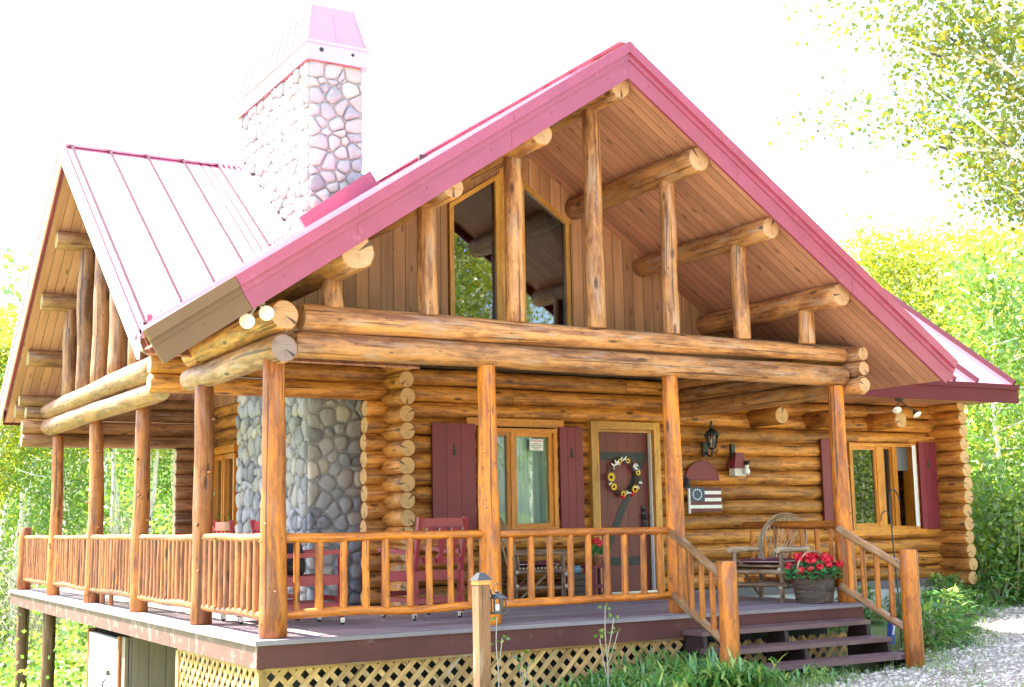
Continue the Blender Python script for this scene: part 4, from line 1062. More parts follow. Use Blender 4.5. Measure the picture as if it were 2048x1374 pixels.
# ------------------------------------------------------------------ things on the wall
t = thing('wall_lantern', 'black coach lantern mounted on the log wall right of the door', 'wall lamp', (7.48, 3.36, 1.98)); Q = lambda name, mb, mt: mb.build(name, mt, t, local=True)
m = MB(); m.box((0,.01,-.10), (.09,.03,.2)); m.tube(bez([(0,0,-.14),(0,-.09,-.2),(0,-.14,-.16),(0,-.14,-.11)],4), .014, 6); Q('bracket', m, BLACK)
m = MB(); m.lathe([(0,-.12),(.035,-.11),(.05,-.09)], (0,-.14,0), 6); m.lathe([(.115,.075),(.12,.085),(.07,.14),(.03,.17),(.022,.19),(.03,.205),(.014,.23),(.02,.25),(0,.29)], (0,-.14,0), 6)
for k in range(6):
    a = 6.283*k/6; m.bar((.048*math.cos(a),-.14+.048*math.sin(a),-.09),(.095*math.cos(a),-.14+.095*math.sin(a),.075),.012,.012)
Q('lantern_frame', m, BLACK)
m = MB(); m.lathe([(.044,-.088),(.088,.075)], (0,-.14,0), 6); Q('pane', m, GLASS)
m = MB(); m.lathe([(0,-.08),(.012,-.08),(.012,-.02),(.022,.0),(.012,.035),(0,.04)], (0,-.14,0), 10); Q('bulb', m, LAMPG)
# half round plaque
m = MB(); pts = [(.29*math.cos(a), 0, .27*math.sin(a)) for a in [math.pi*k/24 for k in range(25)]]; m.prism(pts, (0,-.025,0), (1,0,0))
o = m.build('half_round_plaque', RED); o.location = (7.41, 3.385, 1.457); tag(o, 'half round burgundy plaque with beaded rim on the log wall', 'plaque')
m = MB()
for k in range(40):
    a = math.pi*k/39; m.box((.277*math.cos(a), -.027, .257*math.sin(a)+.006), (.012,.008,.012))
for k in range(22): m.box((-.27+k*.0257, -.027, .012), (.012,.008,.012))
b2 = m.build('beaded_rim', RED, o, local=True)
# flag plaque
t = thing('flag_plaque', 'wooden flag plaque with star circle and red and white stripes on the log wall', 'wall plaque', (7.45, 3.375, 1.20)); 
m = MB(); W_, H_ = .27, .165; sh = 2*H_/7
for i in range(7):
    if i in (1, 3, 5): continue
    m.bx(-W_, W_, -.018, 0, H_-(i+1)*sh, H_-i*sh)
m.build('red_stripes', plain('plaque_red', (.14,.03,.035), .6), t, local=True)
m = MB()
for i in (1, 3, 5): m.bx(-W_ if i > 3 else -.02, W_, -.019, 0, H_-(i+1)*sh+.001, H_-i*sh-.001)
m.build('white_stripes', WHITEP, t, local=True)
m = MB(); m.bx(-W_, -.02, -.021, 0, H_-4*sh, H_); m.build('blue_canton', BLUE, t, local=True)
m = MB()
for k in range(13):
    a = 6.283*k/13; c = (-.145+.072*math.cos(a), -.022, H_-2*sh+.068*math.sin(a)); q = []
    for j in range(10):
        b_ = math.pi/2+6.283*j/10; rr = .016 if j % 2 == 0 else .007; q.append((c[0]+rr*math.cos(b_), c[1], c[2]+rr*math.sin(b_)))
    m.prism(q, (0,-.002,0))
m.build('stars', WHITEP, t, local=True)
m = MB(); m.bx(-W_-.025, -W_-.002, -.03, 0, -H_-.02, H_+.02); m.build('white_edge', WHITEP, t, local=True)
# bird house
t = thing('bird_house', 'little bird house with red roof and white front on the log wall', 'bird house', (7.98, 3.36, 1.62))
m = MB(); m.bx(-.10, .10, -.12, 0, -.10, .04); m.build('body', paint('chipped_white_paint', (.62,.60,.55), .7, .1, wear=(.25,.2,.18), wamt=.2), t, local=True)
m = MB(); m.hexa([(-.14,-.16,0),(.04,-.16,.0),(.04,.0,.0),(-.14,0,0),(-.085,-.14,.21),(.06,-.14,.21),(.06,0,.21),(-.085,0,.21)]); m.build('roof', RED, t, local=True)
m = MB(); m.bx(-.11, -.05, -.08, -.03, .12, .34); m.build('chimney', BLACK, t, local=True)
m = MB(); m.lathe([(0,-.06),(.04,-.05),(.045,0),(.02,.04),(.03,.05),(.028,.09),(0,.10)], (.07,-.17,-.03), 12); m.build('figurine', WHITEP, t, local=True)
m = MB(); m.lathe([(.045,.075),(.03,.08),(.03,.13),(0,.13)], (.07,-.17,-.03), 12); m.bar((.07,-.17,.0),(.13,-.17,.11),.012,.012); m.build('hat', BLACK, t, local=True)
# dinner bell
t = thing('door_bell', 'small black iron bell on a bracket right of the door', 'bell', (6.98, 3.37, 1.42))
m = MB(); m.tube(bez([(-.03,0,.12),(-.02,-.06,.17),(.02,-.12,.12),(.06,-.13,.06)],4), .013, 6); m.tube(bez([(-.03,0,.02),(-.02,-.05,.06),(.02,-.12,.12)],4), .01, 6); m.build('bracket', BLACK, t, local=True)
m = MB(); m.lathe([(.008,.07),(.03,.06),(.04,.02),(.05,-.03),(.075,-.065),(.07,-.068),(.04,-.03),(0,.03)], (.06,-.13,0), 14); m.lathe([(0,-.1),(.013,-.09),(0,-.06)], (.06,-.13,0), 8); m.build('bell', BLACK, t, local=True)
# wreath on the door
t = thing('door_wreath', 'twig wreath with sunflowers and striped ribbon hanging on the door', 'wreath', (6.15, 3.43, 1.50))
m = MB()
for i in range(26):
    a0 = rg.uniform(0, 6.283); rr = .215+rg.uniform(-.035,.035)
    m.tube([((rr+.012*math.sin(3*j+i))*math.cos(a0+.18*j), -.01+rg.uniform(-.02,.01), (rr+.012*math.cos(2*j+i))*math.sin(a0+.18*j)) for j in range(18)], .003, 4)
for i in range(40):
    a0 = rg.uniform(0, 6.283); p = Vector((.22*math.cos(a0), -.01, .22*math.sin(a0))); m.tube([p, p+Vector((rg.uniform(-.08,.08), rg.uniform(-.03,0), rg.uniform(-.08,.08)))+p*.15], .002, 4)
m.build('twig_ring', BASKET, t, local=True)
m = MB(); m2 = MB()
for (a, s_) in ((180,.062),(215,.05),(315,.055),(75,.035),(15,.038),(262,.045),(110,.035)):
    c = Vector((.22*math.cos(R(a)), -.035, .22*math.sin(R(a))))
    for k in range(14):
        b_ = 6.283*k/14; d = Vector((math.cos(b_), -.15, math.sin(b_))); m.leaf(c+d*s_*.25, d.normalized(), Vector((0,-1,0)), s_*.85, s_*.36, (rg.random(),0,rg.random()))
    m2.lathe([(s_*.36,.0),(s_*.3,-.012),(0,-.018)], c, 10, axis='y')
m.build('sunflower_petals', YELL, t, local=True); m2.build('sunflower_centres', plain('seed_head_brown', (.03,.018,.01), .8), t, local=True)
for (a, k) in ((100,5),(120,5),(82,5),(40,6),(25,6),(345,4),(330,3),(285,4),(140,4),(195,2)):
    for j in range(k):
        c = Vector((.225*math.cos(R(a))+rg.uniform(-.035,.035), -.03-.01*rg.random(), .225*math.sin(R(a))+rg.uniform(-.035,.035)))
        m = MB(); m.box(c, (.05,.004,.016), Matrix.Rotation(rg.uniform(0,3.14), 3, 'Y')); m.build('ribbon', WHITEP if rg.random() < .72 else BLUE, t, local=True)
for a in (262, 318, 300):
    m = MB(); bloom(m, (.225*math.cos(R(a)), -.03, .225*math.sin(R(a))-.03), .03, rg, 14); m.build('red_bloom', REDF, t, local=True)
# notice on the window
t = thing('warning_sign', 'small white warning notice stuck on the upper right window pane', 'sign', (4.80, 3.395, 1.90))
m = MB(); m.bx(-.105, .105, -.003, 0, -.075, .075); m.build('card', WHITEP, t, local=True)
m = MB(); frame(m, -.102, .102, -.072, .072, -.0045, -.003, .003); m.build('border', BLACK, t, local=True)
def text(body, size, mat, parent, loc, name='lettering'):
    cu = bpy.data.curves.new('t', 'FONT'); cu.body = body; cu.size = size; cu.align_x = 'CENTER'; cu.align_y = 'CENTER'; cu.extrude = .0006
    ob = bpy.data.objects.new('t', cu); me = bpy.data.meshes.new_from_object(ob); bpy.data.objects.remove(ob); me.materials.clear(); me.materials.append(mat); me.name = name
    o = bpy.data.objects.new(name, me); COL.objects.link(o); o.parent = parent; o.location = loc; o.rotation_euler = (R(90), 0, 0); return o
text('WARNING!', .034, plain('warning_red', (.5,.02,.03), .6), t, (0,-.0045,.048))
m = MB()
for z, w_ in ((.015,.06),(-.008,.082),(-.030,.07),(-.052,.04)):
    x = -w_
    while x < w_-.008:
        l_ = rg.uniform(.008,.02); m.bx(x, min(w_, x+l_), -.0042, -.003, z-.004, z+.004); x += l_+.005
m.build('fine_print', BLACK, t, local=True)
# flood lights
def flood(label, base, heads, cat='flood light', mat=BLACK, white=False):
    t = thing('flood_light', label, cat, base); b0 = Vector(base)
    m = MB(); m.lathe([(0,.0),(.06,.0),(.06,-.025),(0,-.03)], (0,0,0), 14); m.build('base', mat, t, local=True)
    for h, d in heads:
        h = vec(h)-b0; d = vec(d).normalized(); m = MB()
        m.tube([(0,0,-.02), h*.6, h-d*.06], .011, 6)
        e = d.orthogonal().normalized(); f_ = d.cross(e); pr = [(.02,-.07),(.032,-.05),(.062,.0),(.066,.02)]; sg = 14; V_ = []; F = []; U = []
        for rr, q in pr:
            for j in range(sg): V_.append(h+d*q+(e*math.cos(6.283*j/sg)+f_*math.sin(6.283*j/sg))*rr)
        for i in range(3):
            for j in range(sg): F.append((i*sg+j, i*sg+(j+1) % sg, (i+1)*sg+(j+1) % sg, (i+1)*sg+j)); U.append([(0,0)]*4)
        m.add(V_, F, U, (.5,0,.5), True); hd = m.build('lamp_head', mat, t, local=True)
        m = MB(); V_ = []
        for rr, q in ((.066,.02),(.045,.035),(.0,.04)):
            for j in range(sg): V_.append(h+d*q+(e*math.cos(6.283*j/sg)+f_*math.sin(6.283*j/sg))*max(rr,.0005))
        F = [(i*sg+j, i*sg+(j+1) % sg, (i+1)*sg+(j+1) % sg, (i+1)*sg+j) for i in range(2) for j in range(sg)]; m.add(V_, F, [[(0,0)]*4]*len(F), (.5,0,.5), True); sub('bulb', m, LAMPG, hd)
flood('pair of white flood lights under the left roof corner', (.02, .14, 2.86), [((-.13,-.02,2.655), (-.3,-.8,-.25)), ((.02,-.06,2.725), (-.1,-.9,-.1))], mat=plain('white_lamp_housing', (.6,.6,.58), .4))
flood('pair of dark flood lights under the right roof soffit', (10.60, 2.75, 2.62), [((10.38,2.6,2.45), (-.35,-.5,-.6)), ((10.72,2.55,2.39), (.0,-.55,-.65))], mat=plain('dark_lamp_housing', (.06,.075,.075), .4))

# ------------------------------------------------------------------ lantern post in front, shepherd hook, blue bundle
t = thing('lantern_post', 'square weathered wooden post with dark pyramid cap in front of the deck', 'post', (.76, -2.43, -.7))
m = MB(); m.bx(-.045, .045, -.045, .045, -.3, 1.215, grain=(0,0,1)); m.build('post', GREYPOST, t, local=True)
m = MB(); m.bx(-.05, .05, -.05, .05, 1.205, 1.235); m.build('cap_collar', TRIM, t, local=True)
m = MB(); m.hexa([(-.06,-.06,1.235),(.06,-.06,1.235),(.06,.06,1.235),(-.06,.06,1.235),(-.02,-.02,1.285),(.02,-.02,1.285),(.02,.02,1.285),(-.02,.02,1.285)]); m.build('cap', BLACK, t, local=True)
m = MB(); m.bx(.046, .052, -.02, .02, 1.08, 1.19); m.tube(bez([(.052,0,1.18),(.075,0,1.16),(.085,0,1.12),(.11,0,1.10),(.13,0,1.125)],4), .006, 6); m.build('hook', BLACK, t, local=True)
t = thing('candle_lantern', 'small black lantern with cream candle hanging from the post hook', 'lantern', (.885, -2.43, .30))
m = MB(); m.bx(-.052,.052,-.052,.052,0,.012); m.hexa([(-.056,-.056,.105),(.056,-.056,.105),(.056,.056,.105),(-.056,.056,.105),(-.018,-.018,.14),(.018,-.018,.14),(.018,.018,.14),(-.018,.018,.14)]); m.lathe([(.012,.14),(.016,.15),(0,.158)], (0,0,0), 10)
for sx in (-1,0,1):
    for sy in (-1,0,1):
        if sx or sy: m.bx(sx*.045-.004, sx*.045+.004, sy*.045-.004, sy*.045+.004, .012, .106)
m.build('lantern_frame', BLACK, t, local=True)
m = MB(); m.tube(bez([(-.012,0,.15),(-.03,0,.17),(-.012,0,.205),(0,0,.205),(.012,0,.19)],4), .003, 5); m.build('bail', BLACK, t, local=True)
m = MB(); m.lathe([(0,.012),(.022,.012),(.022,.065),(.004,.066),(0,.066)], (0,0,0), 14); m.build('candle', CANDLE, t, local=True)
t = thing('shepherd_hook', 'thin black double shepherd hook standing right of the porch before the window', 'garden hook', (7.42, .0, -.5))
m = MB(); m.tube(bez([(.0,0,-.1),(-.01,0,.6),(-.04,0,1.1),(-.06,0,1.55),(-.05,0,1.68),(.01,0,1.73),(.07,0,1.68),(.10,0,1.60)],6), .008, 6); m.tube(bez([(-.035,0,1.3),(-.07,0,1.44),(-.12,0,1.49),(-.19,0,1.46),(-.21,0,1.38)],6), .007, 6); m.build('hook', BLACK, t, local=True)
m = MB(); m.bar((0,0,-.0),(.03,0,.22),.06,.05); m.bar((.005,-.027,.1),(.03,-.027,.2),.045,.006, mi=1); o = m.build('garden_flag_roll', [plain('navy_cloth', (.03,.06,.25), .8), WHITEP]); o.location = (6.88, -.35, -.42); tag(o, 'small blue and white rolled cloth behind the right newel post', 'cloth roll')
# ------------------------------------------------------------------ terrain
def sm(x, a, b):
    t = max(0.0, min(1.0, (x-a)/(b-a))); return t*t*(3-2*t)
def hz(x, y):
    h = -.66+.22*sm(x, 4, 11)-2.7*sm(y, 1.0, 5.5)*sm(-x, -3.2, 1.2)
    r = math.hypot(x-4, y-3); back = sm(y, -14, 8)
    h += min(max(0, r-17), 45)*.15*(.25+.75*back)+max(0, r-62)*.05*back+max(0, r-100)*.06*back
    if r > 12: h += (noise.noise(Vector((x*.05, y*.05, 0)))*.9)*sm(r, 12, 40)
    return h+.03*noise.noise(Vector((x*.9, y*.9, 4)))
def axis(c, n, span, k=3.6):
    return [c+span*math.sinh(k*(i/n*2-1))/math.sinh(k) for i in range(n+1)]
m = MB(); XS = axis(4.5, 110, 190); YS = axis(.5, 110, 190)
pts = [(x, y, hz(x, y)) for y in YS for x in XS]; nx = len(XS); F = []; U = []
for j in range(len(YS)-1):
    for i in range(nx-1):
        a = j*nx+i; q = (a, a+1, a+nx+1, a+nx); F.append(q); U.append([(pts[k][0], pts[k][1]) for k in q])
m.add(pts, F, U, (.5,0,.5), True)
g = G('meadow_ground'); p = g.pos()
n1 = g.noise(p, .5, 5, .6); n2 = g.noise(p, 6, 5, .65); n3 = g.noise(p, 40, 3)
col = g.mix(g.step(n1, .35, .65), (.10,.17,.045), (.20,.25,.07)); col = g.mix(g.m_('MULTIPLY', g.step(n2, .5, .7), .7), col, (.22,.17,.10)); col = g.mix(g.step(n3, .4, .7), col, g.mix(.5, col, (.05,.08,.025)))
sp = g.n('ShaderNodeSeparateXYZ', {0: p}); bounce_area = g.m_('MULTIPLY', g.step(g.m_('ADD', sp.outputs[1], g.m_('MULTIPLY', n1, 2.0)), -2.2, -3.6), g.step(g.m_('ADD', sp.outputs[1], g.m_('MULTIPLY', n1, 3.0)), -17.5, -15.5))
col = g.mix(g.m_('MULTIPLY', bounce_area, .92), col, g.mix(g.step(n3, .35, .7), (.50,.43,.37), (.34,.28,.23)))   # tan area added before the cabin to bounce warm light up
g.bsdf(Base_Color=col, Roughness=.9, Normal=g.bump(g.m_('ADD', n2, g.m_('MULTIPLY', n3, .4)), .8, .05)); struct('ground', m, g.m)

GP = [(4.35,-1.0),(5.5,-.85),(6.8,-.92),(7.6,-.55),(8.9,.1),(10.0,1.2),(12.2,2.7),(14.5,3.6),(14.6,1.6),(12.4,-.6),(9.4,-2.3),(7.4,-2.95),(5.8,-2.85),(5.0,-2.1)]
def inside(x, y, P=GP):
    c = False
    for i in range(len(P)):
        x0, y0 = P[i]; x1, y1 = P[i-1]
        if (y0 > y) != (y1 > y) and x < (x1-x0)*(y-y0)/(y1-y0)+x0: c = not c
    return c
m = MB(); st_ = .12; ids = {}
def gv(i, j):
    if (i, j) not in ids:
        x, y = i*st_, j*st_; ids[(i, j)] = len(m.v); m.v.append((x, y, hz(x, y)+.014))
    return ids[(i, j)]
for i in range(34, 124):
    for j in range(-27, 34):
        x, y = (i+.5)*st_, (j+.5)*st_
        if inside(x+.25*noise.noise(Vector((x*1.7, y*1.7, 0))), y+.25*noise.noise(Vector((x*1.7, y*1.7, 9)))):
            q = [gv(i, j), gv(i+1, j), gv(i+1, j+1), gv(i, j+1)]; m.f.append(q); m.uv.append([(0,0)]*4); m.rn.append((.5,0,.5)); m.sm.append(True); m.mi.append(0)
g = G('pale_gravel'); p = g.pos()
vo = g.n('ShaderNodeTexVoronoi', {'Vector': p, 'Scale': 34.0}); n1 = g.noise(p, 2.2, 5); 
rp = g.mix(g.step(vo.outputs[0], .05, .6), (.50,.43,.36), (.13,.10,.08)); cs = g.n('ShaderNodeSeparateColor', {0: vo.outputs[1]}).outputs[0]
col = g.mix(.55, rp, g.mix(cs, (.32,.27,.22), (.58,.51,.44))); col = g.mix(g.m_('MULTIPLY', g.step(n1, .52, .75), .6), col, (.17,.12,.08))
g.bsdf(Base_Color=col, Roughness=.9, Normal=g.bump(vo.outputs[0], .9, .03)); struct('gravel_path', m, g.m)
# loose stones on the path
rg = random.Random(21)
ICO = [(0,0,1),(.894,0,.447),(.276,.851,.447),(-.724,.526,.447),(-.724,-.526,.447),(.276,-.851,.447),(.724,.526,-.447),(-.276,.851,-.447),(-.894,0,-.447),(-.276,-.851,-.447),(.724,-.526,-.447),(0,0,-1)]
ICF = [(0,1,2),(0,2,3),(0,3,4),(0,4,5),(0,5,1),(1,6,2),(2,7,3),(3,8,4),(4,9,5),(5,10,1),(6,7,2),(7,8,3),(8,9,4),(9,10,5),(10,6,1),(6,11,7),(7,11,8),(8,11,9),(9,11,10),(10,11,6)]
m = MB(); n_ = 0
while n_ < 6500:
    x, y = rg.uniform(4.2, 13), rg.uniform(-3, 3.2)
    if not (inside(x, y) or inside(x+rg.gauss(0,.3), y+rg.gauss(0,.3))) or rg.random() > (1 if x < 9 else .5): continue
    s = rg.uniform(.010, .022) if rg.random() < .9 else rg.uniform(.022, .038); a = rg.uniform(0, 6.28); ca, sa = math.cos(a), math.sin(a); e1, e2, e3 = s*rg.uniform(.8,1.5), s, s*rg.uniform(.4,.75)
    z = hz(x, y)+.014+e3*.4
    m.add([(x+ca*p[0]*e1-sa*p[1]*e2, y+sa*p[0]*e1+ca*p[1]*e2, z+p[2]*e3) for p in ICO], ICF, [[(0,0)]*3]*20, (rg.random(),0,rg.random()), True); n_ += 1
g = G('gravel_stone'); r, e, k = g.rnd(); p = g.pos()
col = g.mix(r, (.34,.28,.23), (.74,.66,.57)); g.bsdf(Base_Color=g.mix(g.step(g.noise(p, 60, 3), .4, .7), col, g.mix(.4, col, (.2,.17,.15))), Roughness=.85); struct('gravel', m, g.m, 'stuff')

# ------------------------------------------------------------------ low plants
m = MB()
def grass_at(x, y, n, L, spread=.08):
    for _ in range(n):
        bx, by = x+rg.gauss(0, spread), y+rg.gauss(0, spread); d = Vector((rg.gauss(0,.33), rg.gauss(0,.33), 1)).normalized(); l_ = L*rg.uniform(.5, 1.15)
        m.blade((bx, by, hz(bx, by)-.01), d, l_, rg.uniform(.005, .011), rg.uniform(.1, .6), (rg.random(),0,rg.random()))
for _ in range(900):
    x, y = rg.uniform(2.2, 9), rg.uniform(-4.6, -.8)
    if inside(x, y) and rg.random() > .04: continue
    grass_at(x, y, 12, rg.uniform(.10, .24), .10)
for _ in range(420):
    x, y = rg.uniform(-7, 2.5), rg.uniform(-9, -.9); grass_at(x, y, 9, rg.uniform(.1, .22), .14)
for (x, y, n, L) in ((6.35,-1.55,26,.38),(6.55,-1.7,14,.3),(5.05,-1.25,34,.34),(5.45,-1.15,24,.3),(4.75,-1.35,40,.3),(4.45,-1.2,40,.3),(5.9,-2.2,18,.2),(6.7,-1.15,12,.25),(9.5,-.9,24,.25),(10.4,.2,24,.3),(11,.9,30,.3),(11.8,.6,30,.3),(12.4,1.2,30,.35),(11.2,-.2,24,.25)): grass_at(x, y, n, L, .07)
for _ in range(700):
    i = rg.randrange(len(GP)); a, b_ = GP[i-1], GP[i]; f = rg.random(); x, y = a[0]+(b_[0]-a[0])*f+rg.gauss(0,.2), a[1]+(b_[1]-a[1])*f+rg.gauss(0,.2); grass_at(x, y, 7, rg.uniform(.06,.2), .06)
for _ in range(160):
    x, y = rg.uniform(9.5, 17), rg.uniform(-1.5, 5)
    if not inside(x, y): grass_at(x, y, 14, rg.uniform(.2,.4), .15)
struct('grass', m, GRASSM, 'stuff')
m = MB()
def weed(mb, x, y, h, n, w_=.035, z=None):
    z = hz(x, y) if z is None else z
    for _ in range(n):
        a = rg.uniform(0, 6.283); el = rg.uniform(.25, 1.35); d = Vector((math.cos(a)*math.cos(el), math.sin(a)*math.cos(el), math.sin(el)))
        b_ = Vector((x+rg.gauss(0,.05), y+rg.gauss(0,.05), z+rg.uniform(0, h*.55)))
        mb.blade(b_, d, h*rg.uniform(.35, .75), w_*rg.uniform(.6, 1.3), rg.uniform(.2, .8), (rg.random(),0,rg.random()))
for _ in range(470):
    x = 1.2+3.2*rg.random()**.55; y = rg.uniform(-1.25, -.02); weed(m, x, y, (.13+.30*sm(x, 2.3, 4.0))*rg.uniform(.7, 1.15), 15)
for _ in range(60): weed(m, rg.uniform(-1.5, 1.2), rg.uniform(-1.6, -.2), rg.uniform(.12,.24), 12)
for _ in range(60): weed(m, rg.uniform(3.7, 4.4), rg.uniform(-1.35, -.5), rg.uniform(.3,.46), 16)
for _ in range(26): weed(m, rg.uniform(4.5, 5.3), rg.uniform(-1.2, -.9), rg.uniform(.12,.25), 10)
struct('ground_cover', m, WEED, 'stuff')
# leafy bushes beside the steps and along the foundation
def bush(seed, h, rad, n, ls):
    rr = random.Random(seed); b = thing('leafy_bush', 'x', 'bush'); mb = MB(); ms = MB()
    for k in range(9):
        a = rr.uniform(0, 6.283); t_ = Vector((rad*.7*math.cos(a)*rr.random(), rad*.7*math.sin(a)*rr.random(), h*rr.uniform(.6,.95))); ms.tube([(0,0,-.05), t_*.5+Vector((0,0,.05)), t_], .008, 5)
    for _ in range(n):
        a = rr.uniform(0, 6.283); q = math.sqrt(rr.random()); z = h*rr.random()**.8; k = rad*q*(1-.55*(z/h)**2)
        p = Vector((k*math.cos(a), k*math.sin(a), z)); d = Vector((math.cos(a)+rr.gauss(0,.5), math.sin(a)+rr.gauss(0,.5), rr.uniform(-.2,.9))).normalized()
        mb.blade(p, d, ls*rr.uniform(.7,1.4), ls*.42, rr.uniform(.1,.7), (rr.random(),0,rr.random()), 3)
    ms.build('stems', STEM, b, local=True); mb.build('leaves', WEED, b, local=True); return b
P1 = bush(5, .62, .5, 420, .16); P2 = bush(6, .5, .45, 380, .13)
spots = [(7.75,-.15,.75,'leafy green bush growing against the right newel post'), (8.35,.35,.8,'leafy green bush second from the right newel post by the gravel'), (9.1,.9,.8,'low leafy bush third from the newel post at the gravel edge'),
         (7.5,1.0,.75,'shaded leafy bush seen between the right stair balusters'), (9.1,2.3,.7,'shaded leafy bush against the pale foundation below the right window'), (10.2,2.5,.72,'dark leafy bush at the middle of the pale foundation'), (11.3,2.75,.75,'leafy bush under the right corner log ends'),
         (12.5,2.8,1.0,'sunlit leafy bush just past the cabin corner'), (13.3,3.3,1.2,'sunlit yellow-green bush beyond the cabin corner'), (10.6,1.75,.8,'small leafy bush at the far bend of the gravel path'), (14.3,4.3,1.3,'sunlit leafy bush farthest along the gravel path')]
for i, (x, y, s, lab) in enumerate(spots):
    o = (P1 if i % 2 == 0 else P2) if i < 2 else copy_tree(P1 if i % 2 == 0 else P2)
    o.location = (x, y, hz(x, y)-.02); o.scale = (s*1.1, s*1.1, s*rg.uniform(.9,1.1)); o.rotation_euler = (0,0,rg.uniform(0,6.28)); tag(o, lab, 'bush', 'leafy bushes by the steps and foundation')
# thin saplings before the deck
def sapling(label, x, y, H, forks, nl):
    z = hz(x, y); t = thing('sapling', label, 'sapling', (x, y, z)); m = MB(); ml = MB()
    m.tube(bez([(0,0,-.05),(.01,0,H*.35),(-.01,0,H*.7),(.0,0,H)],4), [.008-.005*k/12 for k in range(13)], 5)
    for (z0, dx, z1) in forks: m.tube(bez([(0,0,z0),(dx*.5,0,(z0+z1)/2-.02),(dx,0,z1)],4), .0045, 5)
    for _ in range(nl):
        q = rg.choice([(0,0,H*.97),(0,0,H*.72),(.02,0,H*.55)]+[(dx,0,z1) for (_, dx, z1) in forks]); d = Vector((rg.gauss(0,1), rg.gauss(0,1), rg.gauss(.2,.7))).normalized(); c = vec(q)+d*.03
        ml.leaf(c, d, Vector((rg.gauss(0,.5),-1,rg.gauss(0,.5))).normalized(), .045, .034, (rg.random(),0,rg.random()))
    m.build('stem', STEM, t, local=True); ml.build('leaves', LEAFG, t, local=True)
sapling('tall thin bare-stemmed sapling with few leaves in front of the deck edge', 3.05, -.6, .84, ((.38,.09,.72),(.2,-.07,.55),(.3,.13,.6)), 40)
sapling('short thin sapling near the square lantern post', 1.95, -.55, .78, ((.3,.05,.6),), 12)
sapling('small weedy sapling before the lattice under the deck', 2.35, -.3, .45, ((.2,-.05,.36),(.15,.06,.34)), 26)

# ------------------------------------------------------------------ trees
def aspen(name, seed, H, c0, rad, nclump, nleaf, ls, leafm, tr=.13, lean=.0, fork=None, spread=.42):
    """white trunk, limbs, and a crown of small leaves clumped round the twig ends"""
    rr = random.Random(seed); t = thing(name, 'x', 'tree'); tb = MB(); cb = MB()
    n = 10; P = []; ox = oy = 0
    for i in range(n+1):
        z = H*.96*i/n; P.append(Vector((ox+lean*z, oy, z-.4 if i == 0 else z))); ox += rr.gauss(0,.07)*H/10; oy += rr.gauss(0,.07)*H/10
    tb.tube(P, [tr*(1-.88*(i/n)**.9)+.008 for i in range(n+1)], 9)
    for c in range(nclump):
        f = (c+.5)/nclump; z = H*(c0+(1.0-c0)*f**.9); i = min(n-1, int(z/(H*.96)*n)); b0 = P[i].lerp(P[i+1], min(1, z/(H*.96)*n-i))
        prof = math.sin(math.pi*min(1, (f*.82+.12)))**.7; a = c*2.4+rr.gauss(0,.5); L_ = rad*prof*rr.uniform(.45, 1.1)
        tip = b0+Vector((math.cos(a)*L_, math.sin(a)*L_, L_*rr.uniform(.15,.7))); mid = b0.lerp(tip, .5)+Vector((rr.gauss(0,.1), rr.gauss(0,.1), -.08*L_))
        tb.tube([b0, mid, tip], [tr*.24*(1-.6*f)+.006, tr*.15*(1-.6*f)+.005, .005], 5)
        for s in range(2):
            q = mid.lerp(tip, rr.random()); tb.tube([q, q+Vector((rr.gauss(0,.35), rr.gauss(0,.35), rr.uniform(.0,.5)))*L_*.5], [.008,.004], 4)
        tone = rr.random()
        for s in range(nleaf):
            q = b0.lerp(tip, rr.uniform(.35, 1.05))+Vector((rr.gauss(0,1), rr.gauss(0,1), rr.gauss(0,.8)))*spread*(.55+.5*L_/max(rad,.1))
            d = Vector((rr.gauss(0,1), rr.gauss(0,1), rr.gauss(-.3,.8))).normalized(); nn = Vector((rr.gauss(0,1), rr.gauss(0,1), rr.gauss(.4,.8))).normalized()
            if abs(d.dot(nn)) > .95: continue
            l_ = ls*rr.uniform(.7,1.3); cb.leaf(q, d, nn, l_, l_*.85, (max(0,min(1,.5*tone+.5*rr.random())),0,rr.random()))
    tb.build('trunk', BARK, t, local=True); cb.build('crown', leafm, t, local=True); return t
def place(o, x, y, s, lab, group=None, dz=0):
    o.location = (x, y, hz(x, y)+dz); o.scale = (s, s, s*rg.uniform(.95,1.08)); o.rotation_euler = (0,0,rg.uniform(0,6.28)); tag(o, lab, 'tree', group)
CAM = Vector((-3.591, -10.308, .914))
def polar(az, d): return CAM.x+d*math.sin(R(az)), CAM.y+d*math.cos(R(az))
PA = aspen('aspen_tree', 1, 11.5, .52, 1.5, 40, 190, .115, LEAFY, .15)
PB = aspen('aspen_tree', 2, 9.5, .30, 1.5, 40, 190, .115, LEAFG, .075)
PC = aspen('aspen_tree', 3, 12.5, .56, 1.6, 40, 190, .115, LEAFY, .16, lean=.03)
PD = aspen('aspen_tree', 4, 5.5, .16, 1.5, 34, 170, .10, LEAFG, .05)
first = {id(p): True for p in (PA, PB, PC, PD)}
HT = {id(PA): 11.5, id(PB): 9.5, id(PC): 12.5, id(PD): 5.5}
def fit(H, x, y, s, slope):
    d = math.hypot(x-CAM.x, y-CAM.y); return min(s, (CAM.z+slope*d-hz(x, y))/(H*1.06))
def plant(pr, x, y, s, lab, group):
    s = fit(HT[id(pr)], x, y, s, .165)
    if first[id(pr)]: first[id(pr)] = False; o = pr
    else: o = copy_tree(pr)
    place(o, x, y, s, lab, group); return o
rg = random.Random(77); used = []
k = 0
